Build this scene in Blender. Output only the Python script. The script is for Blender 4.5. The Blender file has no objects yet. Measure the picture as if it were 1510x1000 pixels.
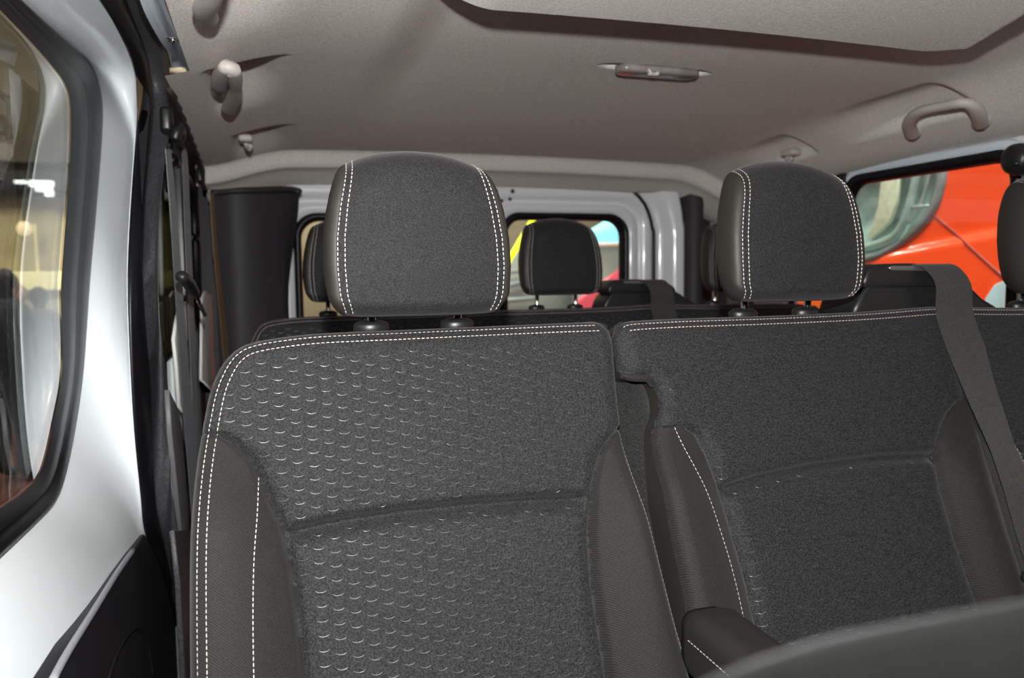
import bpy, bmesh, math, random
import numpy as np
from mathutils import Vector, Matrix

random.seed(7)
SC = bpy.context.scene
COL = SC.collection

# ------------------------------------------------------------------ camera
FPX = 1150.0
YAW, PITCH, ROLL = math.radians(18.051), math.radians(4.584), math.radians(0.64)
CAM = np.array([0.0, 0.0, 1.0])
FW = np.array([math.sin(YAW) * math.cos(PITCH), math.cos(YAW) * math.cos(PITCH), -math.sin(PITCH)])
_r = np.array([math.cos(YAW), -math.sin(YAW), 0.0])
_u = np.cross(_r, FW)
RT = math.cos(ROLL) * _r - math.sin(ROLL) * _u
UP = math.sin(ROLL) * _r + math.cos(ROLL) * _u
cd = bpy.data.cameras.new('camera')
cam = bpy.data.objects.new('camera', cd)
COL.objects.link(cam)
cam.matrix_world = Matrix(((RT[0], UP[0], -FW[0], CAM[0]), (RT[1], UP[1], -FW[1], CAM[1]),
                           (RT[2], UP[2], -FW[2], CAM[2]), (0, 0, 0, 1)))
cd.sensor_width = 36.0
cd.lens = FPX / 1510.0 * 36.0
cd.clip_start = 0.01
cd.clip_end = 200
cd.dof.use_dof = True
cd.dof.focus_distance = 0.85
cd.dof.aperture_fstop = 6.0
SC.camera = cam

# ------------------------------------------------------------------ light
vs = SC.view_settings
vs.view_transform = 'Standard'
vs.look = 'None'
vs.gamma = 1.0
vs.use_curve_mapping = False
vs.exposure = 0.0

w = bpy.data.worlds.new('hall_ambience')
SC.world = w
w.use_nodes = True
bg = w.node_tree.nodes['Background']
bg.inputs[0].default_value = (0.34, 0.32, 0.285, 1)
bg.inputs[1].default_value = 0.78

# the pop-up flash of the camera, a few centimetres above the lens
fl = bpy.data.lights.new('flash', 'SPOT')
fl.energy = 67.0
fl.color = (1.0, 0.985, 0.96)
fl.spot_size = math.radians(100)
fl.spot_blend = 0.32
fl.shadow_soft_size = 0.012
flo = bpy.data.objects.new('flash', fl)
COL.objects.link(flo)
flo.matrix_world = Matrix.Translation(Vector(CAM + UP * 0.112)) @ cam.matrix_world.to_3x3().to_4x4()

# lamps hanging in the exhibition hall, plus one added fill
def area_lamp(name, loc, target, size, energy, color):
    d = bpy.data.lights.new(name, 'AREA')
    d.energy = energy
    d.size = size
    d.color = color
    o = bpy.data.objects.new(name, d)
    COL.objects.link(o)
    o.location = loc
    o.rotation_euler = (Vector(target) - Vector(loc)).to_track_quat('-Z', 'Y').to_euler()
    return o
area_lamp('area_lamp', (1.6, 1.5, 4.6), (2.6, 2.2, 0.9), 1.2, 340, (1, 0.95, 0.86))
area_lamp('area_lamp', (1.0, 8.0, 5.5), (0.5, 11, 0.8), 2.0, 520, (1, 0.95, 0.8))
area_lamp('area_lamp', (-4.5, 7.0, 5.5), (-3.0, 12, 0.8), 2.0, 650, (1, 0.93, 0.72))

area_lamp('area_lamp', (-3.2, -2.2, 3.0), (-0.2, 1.2, 1.0), 1.2, 58, (0.92, 0.97, 1.0))  # unseen fill lamp, added to brighten the white door frame

# ------------------------------------------------------------------ tracing helpers
def ray(px, py):
    return FW + RT * ((px - 755) / FPX) - UP * ((py - 500) / FPX)
def onx(px, py, X):
    d = ray(px, py)
    return CAM + d * ((X - CAM[0]) / d[0])
def ony(px, py, Y):
    d = ray(px, py)
    return CAM + d * ((Y - CAM[1]) / d[1])
def onz(px, py, Z):
    d = ray(px, py)
    return CAM + d * ((Z - CAM[2]) / d[2])

def smooth(t):
    t = np.clip(t, 0, 1)
    return t * t * (3 - 2 * t)

def spline(pts, n):
    """Catmull-Rom through pts, n samples evenly by arc length."""
    P = np.array(pts, float)
    if len(P) > 2:
        E = np.vstack([2 * P[0] - P[1], P, 2 * P[-1] - P[-2]])
        out = []
        for i in range(1, len(E) - 2):
            for t in np.linspace(0, 1, 14, endpoint=False):
                a, b, c, d = E[i - 1], E[i], E[i + 1], E[i + 2]
                out.append(0.5 * (2 * b + (c - a) * t + (2 * a - 5 * b + 4 * c - d) * t * t + (3 * b - a - 3 * c + d) * t ** 3))
        out.append(P[-1])
        P = np.array(out)
    return resample(P, n)

def resample(P, n):
    P = np.array(P, float)
    s = np.concatenate([[0], np.cumsum(np.linalg.norm(np.diff(P, axis=0), axis=1))])
    t = np.linspace(0, s[-1], n)
    return np.stack([np.interp(t, s, P[:, k]) for k in range(P.shape[1])], 1)

# ------------------------------------------------------------------ materials
def nt(name):
    m = bpy.data.materials.new(name)
    m.use_nodes = True
    t = m.node_tree
    return m, t, t.nodes['Principled BSDF']

def plain(name, col, rough=0.5, metal=0.0, spec=0.5, noise=0.0, nscale=60, bump=0.0, bscale=400, coat=0.0):
    m, t, b = nt(name)
    b.inputs['Base Color'].default_value = (*col, 1)
    b.inputs['Roughness'].default_value = rough
    b.inputs['Metallic'].default_value = metal
    b.inputs['Specular IOR Level'].default_value = spec
    b.inputs['Coat Weight'].default_value = coat
    b.inputs['Coat Roughness'].default_value = 0.08
    tc = t.nodes.new('ShaderNodeTexCoord')
    if noise:
        n = t.nodes.new('ShaderNodeTexNoise')
        n.inputs['Scale'].default_value = nscale
        n.inputs['Detail'].default_value = 4
        t.links.new(tc.outputs['Object'], n.inputs['Vector'])
        r = t.nodes.new('ShaderNodeValToRGB')
        r.color_ramp.elements[0].position = 0.3
        r.color_ramp.elements[1].position = 0.7
        r.color_ramp.elements[0].color = (*[c * (1 - noise) for c in col], 1)
        r.color_ramp.elements[1].color = (*[c * (1 + noise) for c in col], 1)
        t.links.new(n.outputs['Fac'], r.inputs['Fac'])
        t.links.new(r.outputs['Color'], b.inputs['Base Color'])
    if bump:
        n2 = t.nodes.new('ShaderNodeTexNoise')
        n2.inputs['Scale'].default_value = bscale
        n2.inputs['Detail'].default_value = 3
        t.links.new(tc.outputs['Object'], n2.inputs['Vector'])
        bp = t.nodes.new('ShaderNodeBump')
        bp.inputs['Strength'].default_value = bump
        bp.inputs['Distance'].default_value = 0.001
        t.links.new(n2.outputs['Fac'], bp.inputs['Height'])
        t.links.new(bp.outputs['Normal'], b.inputs['Normal'])
    return m

def fabric(name, lo, hi, scale, rough=0.75, sheen=0.1, twill=False):
    """woven cloth: salt-and-pepper threads, optional diagonal twill"""
    m, t, b = nt(name)
    tc = t.nodes.new('ShaderNodeTexCoord')
    n = t.nodes.new('ShaderNodeTexNoise')
    n.inputs['Scale'].default_value = scale
    n.inputs['Detail'].default_value = 2
    n.inputs['Roughness'].default_value = 0.7
    t.links.new(tc.outputs['Object'], n.inputs['Vector'])
    src = n.outputs['Fac']
    if twill:
        wv = t.nodes.new('ShaderNodeTexWave')
        wv.wave_type = 'BANDS'
        wv.bands_direction = 'DIAGONAL'
        wv.inputs['Scale'].default_value = 190
        wv.inputs['Distortion'].default_value = 1.0
        t.links.new(tc.outputs['Object'], wv.inputs['Vector'])
        mx = t.nodes.new('ShaderNodeMath')
        mx.operation = 'MULTIPLY_ADD'
        mx.inputs[1].default_value = 0.22
        t.links.new(wv.outputs['Fac'], mx.inputs[0])
        sc2 = t.nodes.new('ShaderNodeMath')
        sc2.operation = 'MULTIPLY'
        sc2.inputs[1].default_value = 0.78
        t.links.new(n.outputs['Fac'], sc2.inputs[0])
        t.links.new(sc2.outputs[0], mx.inputs[2])
        src = mx.outputs[0]
    r = t.nodes.new('ShaderNodeValToRGB')
    r.color_ramp.elements[0].position = 0.42
    r.color_ramp.elements[1].position = 0.62
    r.color_ramp.elements[0].color = (*lo, 1)
    r.color_ramp.elements[1].color = (*hi, 1)
    t.links.new(src, r.inputs['Fac'])
    t.links.new(r.outputs['Color'], b.inputs['Base Color'])
    b.inputs['Roughness'].default_value = rough
    b.inputs['Specular IOR Level'].default_value = 0.35
    b.inputs['Sheen Weight'].default_value = sheen
    b.inputs['Sheen Roughness'].default_value = 0.5
    bp = t.nodes.new('ShaderNodeBump')
    bp.inputs['Strength'].default_value = 0.35
    bp.inputs['Distance'].default_value = 0.0008
    t.links.new(src, bp.inputs['Height'])
    t.links.new(bp.outputs['Normal'], b.inputs['Normal'])
    return m

def glass(name, tint, ior=1.5, rough=0.0):
    m = bpy.data.materials.new(name)
    m.use_nodes = True
    t = m.node_tree
    t.nodes.clear()
    o = t.nodes.new('ShaderNodeOutputMaterial')
    mix = t.nodes.new('ShaderNodeMixShader')
    tr = t.nodes.new('ShaderNodeBsdfTransparent')
    tr.inputs[0].default_value = (*tint, 1)
    gl = t.nodes.new('ShaderNodeBsdfGlossy')
    gl.inputs['Roughness'].default_value = rough
    lw = t.nodes.new('ShaderNodeLayerWeight')
    lw.inputs['Blend'].default_value = 0.5
    pw = t.nodes.new('ShaderNodeMath')
    pw.operation = 'POWER'
    pw.inputs[1].default_value = 2.8
    ma = t.nodes.new('ShaderNodeMath')
    ma.operation = 'MULTIPLY_ADD'
    f0 = 2 * ((ior - 1) / (ior + 1)) ** 2
    ma.inputs[1].default_value = 1 - f0
    ma.inputs[2].default_value = f0
    t.links.new(lw.outputs['Facing'], pw.inputs[0])
    t.links.new(pw.outputs[0], ma.inputs[0])
    t.links.new(ma.outputs[0], mix.inputs[0])
    t.links.new(tr.outputs[0], mix.inputs[1])
    t.links.new(gl.outputs[0], mix.inputs[2])
    t.links.new(mix.outputs[0], o.inputs[0])
    return m

def emit(name, col, s):
    m, t, b = nt(name)
    b.inputs['Base Color'].default_value = (*col, 1)
    b.inputs['Emission Color'].default_value = (*col, 1)
    b.inputs['Emission Strength'].default_value = s
    return m

M = {}
M['insert'] = fabric('patterned_seat_cloth', (0.0008, 0.0008, 0.001), (0.030, 0.0296, 0.0325), 640)
M['twill'] = fabric('twill_seat_cloth', (0.004, 0.0038, 0.0035), (0.021, 0.0198, 0.0186), 900, twill=True)
M['headcloth'] = fabric('headrest_cloth', (0.001, 0.001, 0.0012), (0.0235, 0.0231, 0.0252), 760)
M['sidecloth'] = plain('seat_side_vinyl', (0.024, 0.0215, 0.019), 0.55, bump=0.15, bscale=900)
M['emboss'] = plain('embossed_satin_thread', (0.20, 0.20, 0.21), 0.36, metal=0.9, spec=1.0)
M['thread'] = plain('cream_thread', (0.62, 0.57, 0.52), 0.6)
M['shell'] = plain('seat_back_shell', (0.012, 0.012, 0.012), 0.6)
M['carpet'] = fabric('black_carpet', (0.002, 0.002, 0.002), (0.03, 0.03, 0.03), 900, rough=1.0)
M['black_plastic'] = plain('black_plastic', (0.012, 0.012, 0.0125), 0.38, bump=0.1, bscale=1200)
M['grained'] = plain('grained_black_plastic', (0.07, 0.07, 0.078), 0.36, bump=1.0, bscale=330, noise=0.7, nscale=520)
M['rubber'] = plain('black_rubber', (0.006, 0.0055, 0.0075), 0.36, spec=0.3)
M['door_card'] = plain('dark_door_card', (0.010, 0.010, 0.014), 0.5, bump=0.1, bscale=800)
M['dpanel'] = plain('charcoal_pillar_plastic', (0.028, 0.025, 0.030), 0.6, bump=0.1, bscale=800)
M['white'] = plain('white_body_paint', (0.82, 0.88, 0.915), 0.34, coat=0.4, noise=0.02, nscale=6)
M['rearwhite'] = plain('white_rear_door_paint', (0.78, 0.79, 0.83), 0.3, coat=0.4)
M['metal_paint'] = plain('bluish_primed_sheet_metal', (0.68, 0.76, 0.83), 0.6, spec=0.2)
M['headliner'] = plain('grey_headliner_felt', (0.74, 0.71, 0.66), 0.95, spec=0.15, noise=0.2, nscale=380, bump=0.35, bscale=500)
M['headliner_edge'] = plain('dark_headliner_edge', (0.03, 0.028, 0.027), 0.8, noise=0.3, nscale=150)
M['grey_plastic'] = plain('light_grey_plastic', (0.50, 0.47, 0.44), 0.5, bump=0.06, bscale=900)
M['chrome'] = plain('chrome', (0.75, 0.75, 0.76), 0.16, metal=1.0)
M['webbing'] = fabric('belt_webbing', (0.018, 0.018, 0.018), (0.075, 0.075, 0.07), 1100, rough=0.5)
M['webbing_blue'] = fabric('slate_belt_webbing', (0.03, 0.036, 0.048), (0.17, 0.19, 0.22), 1400, rough=0.5)
M['webbing_tan'] = plain('tan_belt_webbing', (0.20, 0.14, 0.075), 0.7, noise=0.2, nscale=500)
M['lamp_lens'] = plain('smoky_lamp_lens', (0.22, 0.20, 0.19), 0.15, noise=0.35, nscale=25)
M['beige_foam'] = plain('beige_foam_edge', (0.62, 0.52, 0.36), 0.9, noise=0.15, nscale=200)
M['clear'] = glass('window_glass', (0.93, 0.96, 0.94))
M['tinted'] = glass('tinted_window_glass', (0.045, 0.05, 0.036))
M['floor'] = plain('dark_rubber_floor', (0.03, 0.03, 0.03), 0.8, noise=0.2)
M['frontseat'] = fabric('front_seat_cloth', (0.026, 0.030, 0.033), (0.040, 0.045, 0.048), 700)
M['red_carpet'] = plain('red_hall_carpet', (0.11, 0.036, 0.028), 0.95, noise=0.2, nscale=3)
M['hallwall'] = plain('beige_hall_wall', (0.50, 0.44, 0.30), 0.9, noise=0.15, nscale=0.6)
M['beam'] = plain('black_hall_beam', (0.015, 0.013, 0.012), 0.7)
M['red_paint'] = plain('red_car_paint', (0.90, 0.075, 0.012), 0.22, coat=1.0)
M['headlamp'] = plain('headlamp_reflector', (0.55, 0.60, 0.58), 0.2, metal=0.9, noise=0.35, nscale=9)
M['headlamp_bowl'] = plain('headlamp_bowl', (0.40, 0.54, 0.54), 0.35, metal=0.15, noise=0.4, nscale=14)
M['cream_blade'] = plain('cream_reflector_blade', (0.85, 0.82, 0.62), 0.3, noise=0.15, nscale=40)
M['dark_trim'] = plain('dark_trim', (0.03, 0.035, 0.035), 0.35)
M['lamp_white'] = emit('lit_white_sign', (0.92, 1.0, 0.97), 4.0)
M['lamp_warm'] = emit('lit_warm_globe', (1.0, 0.75, 0.45), 1.6)
M['lamp_yellow'] = emit('lit_yellow_ledge', (1.0, 0.88, 0.45), 0.7)
M['lamp_lime'] = emit('lit_lime_tube', (0.75, 1.0, 0.0), 1.1)
M['lamp_cyan'] = emit('lit_cyan_screen', (0.30, 0.85, 1.0), 0.9)
M['dark_suit'] = plain('dark_suit_cloth', (0.02, 0.02, 0.023), 0.8)
M['skin'] = plain('skin', (0.42, 0.24, 0.16), 0.6)
M['hair'] = plain('dark_hair', (0.015, 0.011, 0.009), 0.6)
M['plinth'] = plain('grey_display_plinth', (0.22, 0.24, 0.22), 0.5, noise=0.1, nscale=2)

# ------------------------------------------------------------------ mesh helpers
def tag(o, label=None, cat=None, group=None, kind=None):
    if label: o['label'] = label
    if cat: o['category'] = cat
    if group: o['group'] = group
    if kind: o['kind'] = kind
    return o

def empty(name, loc, label, cat, group=None, kind=None):
    o = bpy.data.objects.new(name, None)
    COL.objects.link(o)
    o.location = loc
    o.empty_display_size = 0.05
    return tag(o, label, cat, group, kind)

def mobj(name, V, Fc, mat, parent=None, sm=True):
    me = bpy.data.meshes.new(name)
    me.from_pydata([tuple(map(float, v)) for v in V], [], [tuple(int(i) for i in f) for f in Fc])
    me.materials.append(mat)
    if sm:
        me.polygons.foreach_set('use_smooth', [True] * len(me.polygons))
    me.update()
    o = bpy.data.objects.new(name, me)
    COL.objects.link(o)
    if parent is not None:
        setpar(o, parent)
    return o

def abs_loc(o):
    v = Vector(o.location)
    while o.parent is not None:
        o = o.parent
        v = v + Vector(o.location)
    return v

def setpar(o, parent):
    """world-space coordinates stay put; every empty here is only translated"""
    wl = abs_loc(parent)
    o.parent = parent
    o.location = Vector(o.location) - wl

def flip_ok(name, bm, mat, parent=None, sm=True):
    bmesh.ops.recalc_face_normals(bm, faces=bm.faces)
    me = bpy.data.meshes.new(name)
    bm.to_mesh(me)
    bm.free()
    me.materials.append(mat)
    if sm:
        me.polygons.foreach_set('use_smooth', [True] * len(me.polygons))
    o = bpy.data.objects.new(name, me)
    COL.objects.link(o)
    if parent is not None:
        setpar(o, parent)
    return o

def loft(name, rows, mat, parent=None, closed=False, caps=False, sm=True):
    n = len(rows[0])
    V = [p for r in rows for p in r]
    Fc = []
    for i in range(len(rows) - 1):
        for j in range(n if closed else n - 1):
            k = (j + 1) % n
            Fc.append((i * n + j, i * n + k, (i + 1) * n + k, (i + 1) * n + j))
    if caps and closed:
        Fc.append(tuple(range(n - 1, -1, -1)))
        b = (len(rows) - 1) * n
        Fc.append(tuple(range(b, b + n)))
    return mobj(name, V, Fc, mat, parent, sm)

def tube(name, pts, rad, mat, parent=None, sides=10, n=None, sx=1.0, sy=1.0, upv=(0, 0, 1), closed=False):
    P = spline(pts, n) if n else np.array(pts, float)
    rows = []
    N = len(P)
    R_ = rad if hasattr(rad, '__len__') else [rad] * N
    if len(R_) != N:
        R_ = np.interp(np.linspace(0, 1, N), np.linspace(0, 1, len(R_)), R_)
    for i in range(N):
        d = P[min(i + 1, N - 1)] - P[max(i - 1, 0)]
        d = d / (np.linalg.norm(d) + 1e-9)
        a = np.cross(d, np.array(upv, float))
        if np.linalg.norm(a) < 1e-3:
            a = np.cross(d, np.array((1.0, 0, 0)))
        a /= np.linalg.norm(a)
        b = np.cross(a, d)
        rows.append([P[i] + R_[i] * (sx * math.cos(t) * a + sy * math.sin(t) * b) for t in np.linspace(0, 2 * math.pi, sides, endpoint=False)])
    return loft(name, rows, mat, parent, closed=True, caps=True)

def ribbon(name, pts, wdir, width, thick, mat, parent=None, n=60):
    """strap: a thin closed strip along pts; wdir = width direction(s)"""
    P = spline(pts, n)
    W = np.array(wdir, float)
    if W.ndim == 1:
        W = np.tile(W, (n, 1))
    else:
        W = np.stack([np.interp(np.linspace(0, 1, n), np.linspace(0, 1, len(W)), W[:, k]) for k in range(3)], 1)
    W /= np.linalg.norm(W, axis=1)[:, None]
    ws = np.interp(np.linspace(0, 1, n), np.linspace(0, 1, len(width)), width) if hasattr(width, '__len__') else [width] * n
    rows = []
    for i in range(n):
        d = P[min(i + 1, n - 1)] - P[max(i - 1, 0)]
        d /= np.linalg.norm(d) + 1e-9
        nn = np.cross(d, W[i]); nn /= np.linalg.norm(nn) + 1e-9
        a, t = W[i] * ws[i] / 2, nn * thick / 2
        rows.append([P[i] - a - t, P[i] + a - t, P[i] + a + t, P[i] - a + t])
    return loft(name, rows, mat, parent, closed=True, caps=True, sm=False)

def rbox(name, size, loc, bev, mat, parent=None, rot=None, seg=3):
    bm = bmesh.new()
    bmesh.ops.create_cube(bm, size=1)
    bmesh.ops.scale(bm, vec=size, verts=bm.verts)
    if bev > 0:
        bmesh.ops.bevel(bm, geom=list(bm.edges), offset=bev, segments=seg, profile=0.5, affect='EDGES')
    if rot is not None:
        bmesh.ops.rotate(bm, verts=bm.verts, matrix=rot, cent=(0, 0, 0))
    bmesh.ops.translate(bm, verts=bm.verts, vec=Vector(loc))
    return flip_ok(name, bm, mat, parent)

def slab(name, outline, thick, mat, parent=None, bev=0.0, seg=3):
    """planar outline (3-D points) pushed through by the vector thick, edges rounded"""
    bm = bmesh.new()
    a = [bm.verts.new(tuple(p)) for p in outline]
    b = [bm.verts.new(tuple(np.array(p) + np.array(thick))) for p in outline]
    n = len(a)
    bm.faces.new(a)
    bm.faces.new(b[::-1])
    for i in range(n):
        bm.faces.new((a[i], b[i], b[(i + 1) % n], a[(i + 1) % n]))
    bmesh.ops.recalc_face_normals(bm, faces=bm.faces)
    if bev > 0:
        ed = [e for e in bm.edges if len(e.link_faces) == 2 and any(len(f.verts) > 4 for f in e.link_faces)]
        bmesh.ops.bevel(bm, geom=ed, offset=bev, segments=seg, profile=0.5, affect='EDGES')
    o = flip_ok(name, bm, mat, parent, sm=True)
    return o

def lathe(name, prof, loc, mat, parent=None, n=24, axis='z', sxy=(1, 1)):
    rows = []
    for (rr, z) in prof:
        ring = []
        for t in np.linspace(0, 2 * math.pi, n, endpoint=False):
            x, y = rr * math.cos(t) * sxy[0], rr * math.sin(t) * sxy[1]
            p = {'z': (x, y, z), 'y': (x, z, y), 'x': (z, x, y)}[axis]
            ring.append(np.array(p) + np.array(loc))
        rows.append(ring)
    return loft(name, rows, mat, parent, closed=True, caps=True)

def rrect(cx, cy, hx, hy, r, n=64, pw=None):
    """rounded rectangle as n points, counter-clockwise; r one radius or four (tr, tl, bl, br)"""
    na, ns = n // 8, n // 8
    rs = r if hasattr(r, '__len__') else [r] * 4
    arcs = []
    for k, (sx, sy) in enumerate(((1, 1), (-1, 1), (-1, -1), (1, -1))):
        q = rs[k]
        arcs.append([(cx + sx * (hx - q) + q * math.cos(t + k * math.pi / 2), cy + sy * (hy - q) + q * math.sin(t + k * math.pi / 2)) for t in np.linspace(0, math.pi / 2, na)])
    pts = []
    for k in range(4):
        pts += arcs[k]
        a, b = np.array(arcs[k][-1]), np.array(arcs[(k + 1) % 4][0])
        pts += [tuple(a + (b - a) * t) for t in np.linspace(0, 1, ns + 2)[1:-1]]
    return np.array(pts)

def copy_tree(o, off=None, parent=None):
    c = o.copy()
    COL.objects.link(c)
    if parent is not None:
        c.parent = parent
    if off is not None:
        c.location = Vector(o.location) + Vector(off)
    for ch in list(o.children):
        copy_tree(ch, None, c)
    return c

# ------------------------------------------------------------------ the van's shell
def ceil_z(X, Y):
    return ceil_z0(X, Y) + ceil_dents(X, Y)

def ceil_z0(X, Y):
    z = 1.362 - 0.012 * ((X - 0.63) / 0.6) ** 2
    z = z - 0.034 * smooth((Y - 1.25) / 0.85)
    # rolls down to the side rails
    z = z - 0.075 * smooth((X - 1.17) / 0.27) ** 1.3
    z = z - 0.040 * smooth((0.12 - X) / 0.24) ** 1.3
    # rear header: a band that turns down towards the doors
    edge = 2.02 + 0.02 * np.cos((X - 0.63) * 2)
    z = z - 0.038 * smooth((Y - edge) / 0.05) - 0.03 * smooth((Y - edge - 0.05) / 0.13)
    # flat pad hanging below the roof at the front, with a chamfered right corner and a flared left one
    t = (Y - 0.9)
    right = 0.978 - 0.05 * np.clip(-t / 0.12, 0, 1.5)
    rear = 0.900 - 0.045 * smooth((X - 0.90) / 0.09)
    sd = np.minimum(rear - Y, right - X)
    side = smooth((0.275 - X) / 0.10) * smooth((1.95 - Y) / 1.12)
    z = z - 0.050 * np.maximum(smooth((sd + 0.012) / 0.020) * (1 - 0.5 * smooth((0.275 - X) / 0.10)), 0.5 * side)
    # swell under it that meets the roof
    return z

def onceil(px, py, off=0.0):
    d = ray(px, py)
    t = 0.4
    while t < 3 and CAM[2] + t * d[2] < float(ceil_z0(np.array(t * d[0]), np.array(t * d[1]))):
        t += 0.002
    return CAM + d * (t - off)

P_H1, P_H0, P_K = onceil(337, 120), onceil(304, 10), onceil(360, 208)

def ceil_dents(X, Y):
    z = np.zeros(np.shape(X))
    # scoops behind handles: steep lip towards the front, running out to the rear and to the cabin side
    def scoop(cx, cy, wx, ly, d, sgn):
        u = sgn * (X - cx) / wx
        v = (Y - cy) / ly
        m = smooth((u + 0.45) / 0.25) * smooth((1.6 - u) / 1.2) * smooth((v + 0.55) / 0.09) * smooth((0.9 - v) / 0.9)
        return d * m
    def dent(cx, cy, rx, ry, d):
        q = np.sqrt(((X - cx) / rx) ** 2 + ((Y - cy) / ry) ** 2)
        return d * smooth((1.25 - q) / 0.45)
    z = z + scoop(P_H1[0] - 0.005, P_H1[1] + 0.03, 0.065, 0.24, 0.030, 1)
    z = z + scoop(P_H0[0] + 0.01, P_H0[1] - 0.12, 0.065, 0.30, 0.026, 1)
    z = z + scoop(P_K[0] + 0.005, P_K[1] + 0.03, 0.07, 0.20, 0.026, 1)
    z = z + dent(0.685, 1.262, 0.092, 0.020, 0.014)
    z = z + scoop(1.30, 1.30, 0.07, 0.26, 0.022, -1)
    z = z + scoop(1.30, 1.70, 0.06, 0.16, 0.018, -1)
    return z

xs = np.concatenate([np.linspace(-0.112, 0.14, 64), np.linspace(0.146, 1.16, 170), np.linspace(1.165, 1.44, 60)])
ys = np.concatenate([np.linspace(0.15, 0.8, 66), np.linspace(0.805, 0.96, 60), np.linspace(0.97, 1.22, 34), np.linspace(1.225, 1.30, 24), np.linspace(1.31, 1.98, 84), np.linspace(1.985, 2.22, 44)])
GX, GY = np.meshgrid(xs, ys)
Y_CUT = onceil(283, 107)[1]
GX = GX + 0.034 * smooth((Y_CUT - GY) / 0.012) * np.clip((0.14 - GX) / 0.252, 0, 1)
GZ = ceil_z(GX, GY)
rows = [[(GX[i, j], GY[i, j], GZ[i, j]) for j in range(len(xs))] for i in range(len(ys))]
o = loft('ceiling', rows, M['headliner'])
tag(o, 'grey felt headliner of the van with a hanging front pad', 'ceiling', kind='structure')
# outer roof skin above the headliner
o = rbox('trim_1', (1.86, 3.0, 0.02), (0.63, 1.0, 1.46), 0.004, M['rearwhite'])
tag(o, 'white outer roof skin above the grey headliner', 'roof', kind='structure')
# dark ragged edge of the headliner on the left
pts = [onz(*p, 1.315) for p in ((246, 85), (262, 118), (283, 170), (303, 222), (326, 275))]
pts = [(p[0] - 0.002, p[1], min(1.33, p[2])) for p in pts]
o = tube('trim_2', [(-0.114, y, float(ceil_z(np.array(-0.112), np.array(y))) - 0.001) for y in np.linspace(1.3, 2.12, 30)], [0.0035 + 0.0015 * (k % 3) for k in range(30)], M['headliner_edge'], sides=8)
tag(o, 'dark ragged edge of the headliner above the left belts', 'trim', kind='structure')

# floor
o = rbox('floor', (1.75, 3.0, 0.04), (0.63, 0.75, -0.02), 0.0, M['floor'])
tag(o, 'dark rubber floor of the van under the seats', 'floor', kind='structure')

# ---- sliding door on the left: painted frame, rubber gasket, pane, lower card
XG = -0.238          # glass plane
NR = 90
def trace(pts, X, n=NR):
    P = np.array([onx(p[0], p[1], x) for p, x in zip(pts, X if hasattr(X, '__len__') else [X] * len(pts))])
    return spline(P, n)
def complete(P, y_front, n_extra=26):
    """close a rear-edge curve into a loop round the window by running it forward (towards smaller Y)"""
    a, b = P[0], P[-1]
    front = []
    for t in np.linspace(0, 1, n_extra + 2)[1:-1]:
        if t < 0.3:
            q = b + (np.array((b[0], y_front, b[2] - 0.01)) - b) * (t / 0.3)
        elif t < 0.7:
            s = (t - 0.3) / 0.4
            q = np.array((b[0] * (1 - s) + a[0] * s, y_front, (b[2] - 0.01) * (1 - s) + (a[2] - 0.02) * s))
        else:
            s = (t - 0.7) / 0.3
            q = np.array((a[0], y_front, a[2] - 0.02)) * (1 - s) + a * s
        front.append(q)
    return np.vstack([P, front])
inner_px = [(-10, 4), (40, 56), (76, 96), (96, 124), (104, 158), (103, 240), (95, 350), (90, 430), (92, 510), (90, 560), (80, 615), (62, 690), (36, 724), (-10, 756)]
outer_px = [(10, -18), (60, 28), (110, 72), (134, 96), (147, 132), (150, 180), (141, 300), (131, 410), (120, 550), (107, 640), (92, 708), (76, 745), (45, 778), (-10, 830)]
whiteR_px = [(128, -30), (160, 20), (190, 80), (201, 120), (203, 160), (197, 240), (191, 330), (188, 420), (192, 540), (198, 640), (207, 730), (212, 780), (209, 806), (150, 905)]
sd = empty('door_1', (-0.2, 1.0, 0.0), 'white painted sliding door with rubber framed window on the left', 'door', kind='structure')
gi = trace(inner_px, XG + 0.001)
go = trace(outer_px, -0.235)
gm = 0.62 * go + 0.38 * gi
def ring(P, dx, shrink=0.0):
    Q = P.copy(); Q[:, 0] += dx
    return Q
YF = 0.12
rows = [complete(gi, YF), complete(0.82 * gi + 0.18 * go + np.array([0.003, 0, 0]), YF), complete(0.62 * gi + 0.38 * go + np.array([0.005, 0, 0]), YF),
        complete(0.52 * gi + 0.48 * go + np.array([0.001, 0, 0]), YF), complete(0.42 * gi + 0.58 * go + np.array([0.005, 0, 0]), YF),
        complete(0.22 * gi + 0.78 * go + np.array([0.007, 0, 0]), YF), complete(0.06 * gi + 0.94 * go + np.array([0.004, 0, 0]), YF), complete(go, YF)]
loft('window_gasket', rows, M['rubber'], sd, closed=True)
# painted frame between gasket and body seal, running on below the window
goF = trace(outer_px[:-1] + [(0, 822), (-60, 884), (-140, 968)], -0.235, 130)
wrF = trace(whiteR_px[:-1] + [(165, 870), (128, 930), (98, 980), (60, 1045)], [-0.172] * 12 + [-0.173, -0.175, -0.177, -0.179, -0.181], 130)
rows = []
for k, t in enumerate((0.0, 0.05, 0.12, 0.3, 0.55, 0.8, 0.93, 1.0)):
    bulge = [0.0, 0.0015, 0.004, 0.007, 0.008, 0.006, 0.002, 0.0][k]
    rows.append((1 - t) * goF + t * wrF + np.array([bulge, 0, 0]))
rows.append(wrF + np.array([0.0, 0.05, 0.0]))
loft('painted_frame', rows, M['white'], sd)
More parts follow.
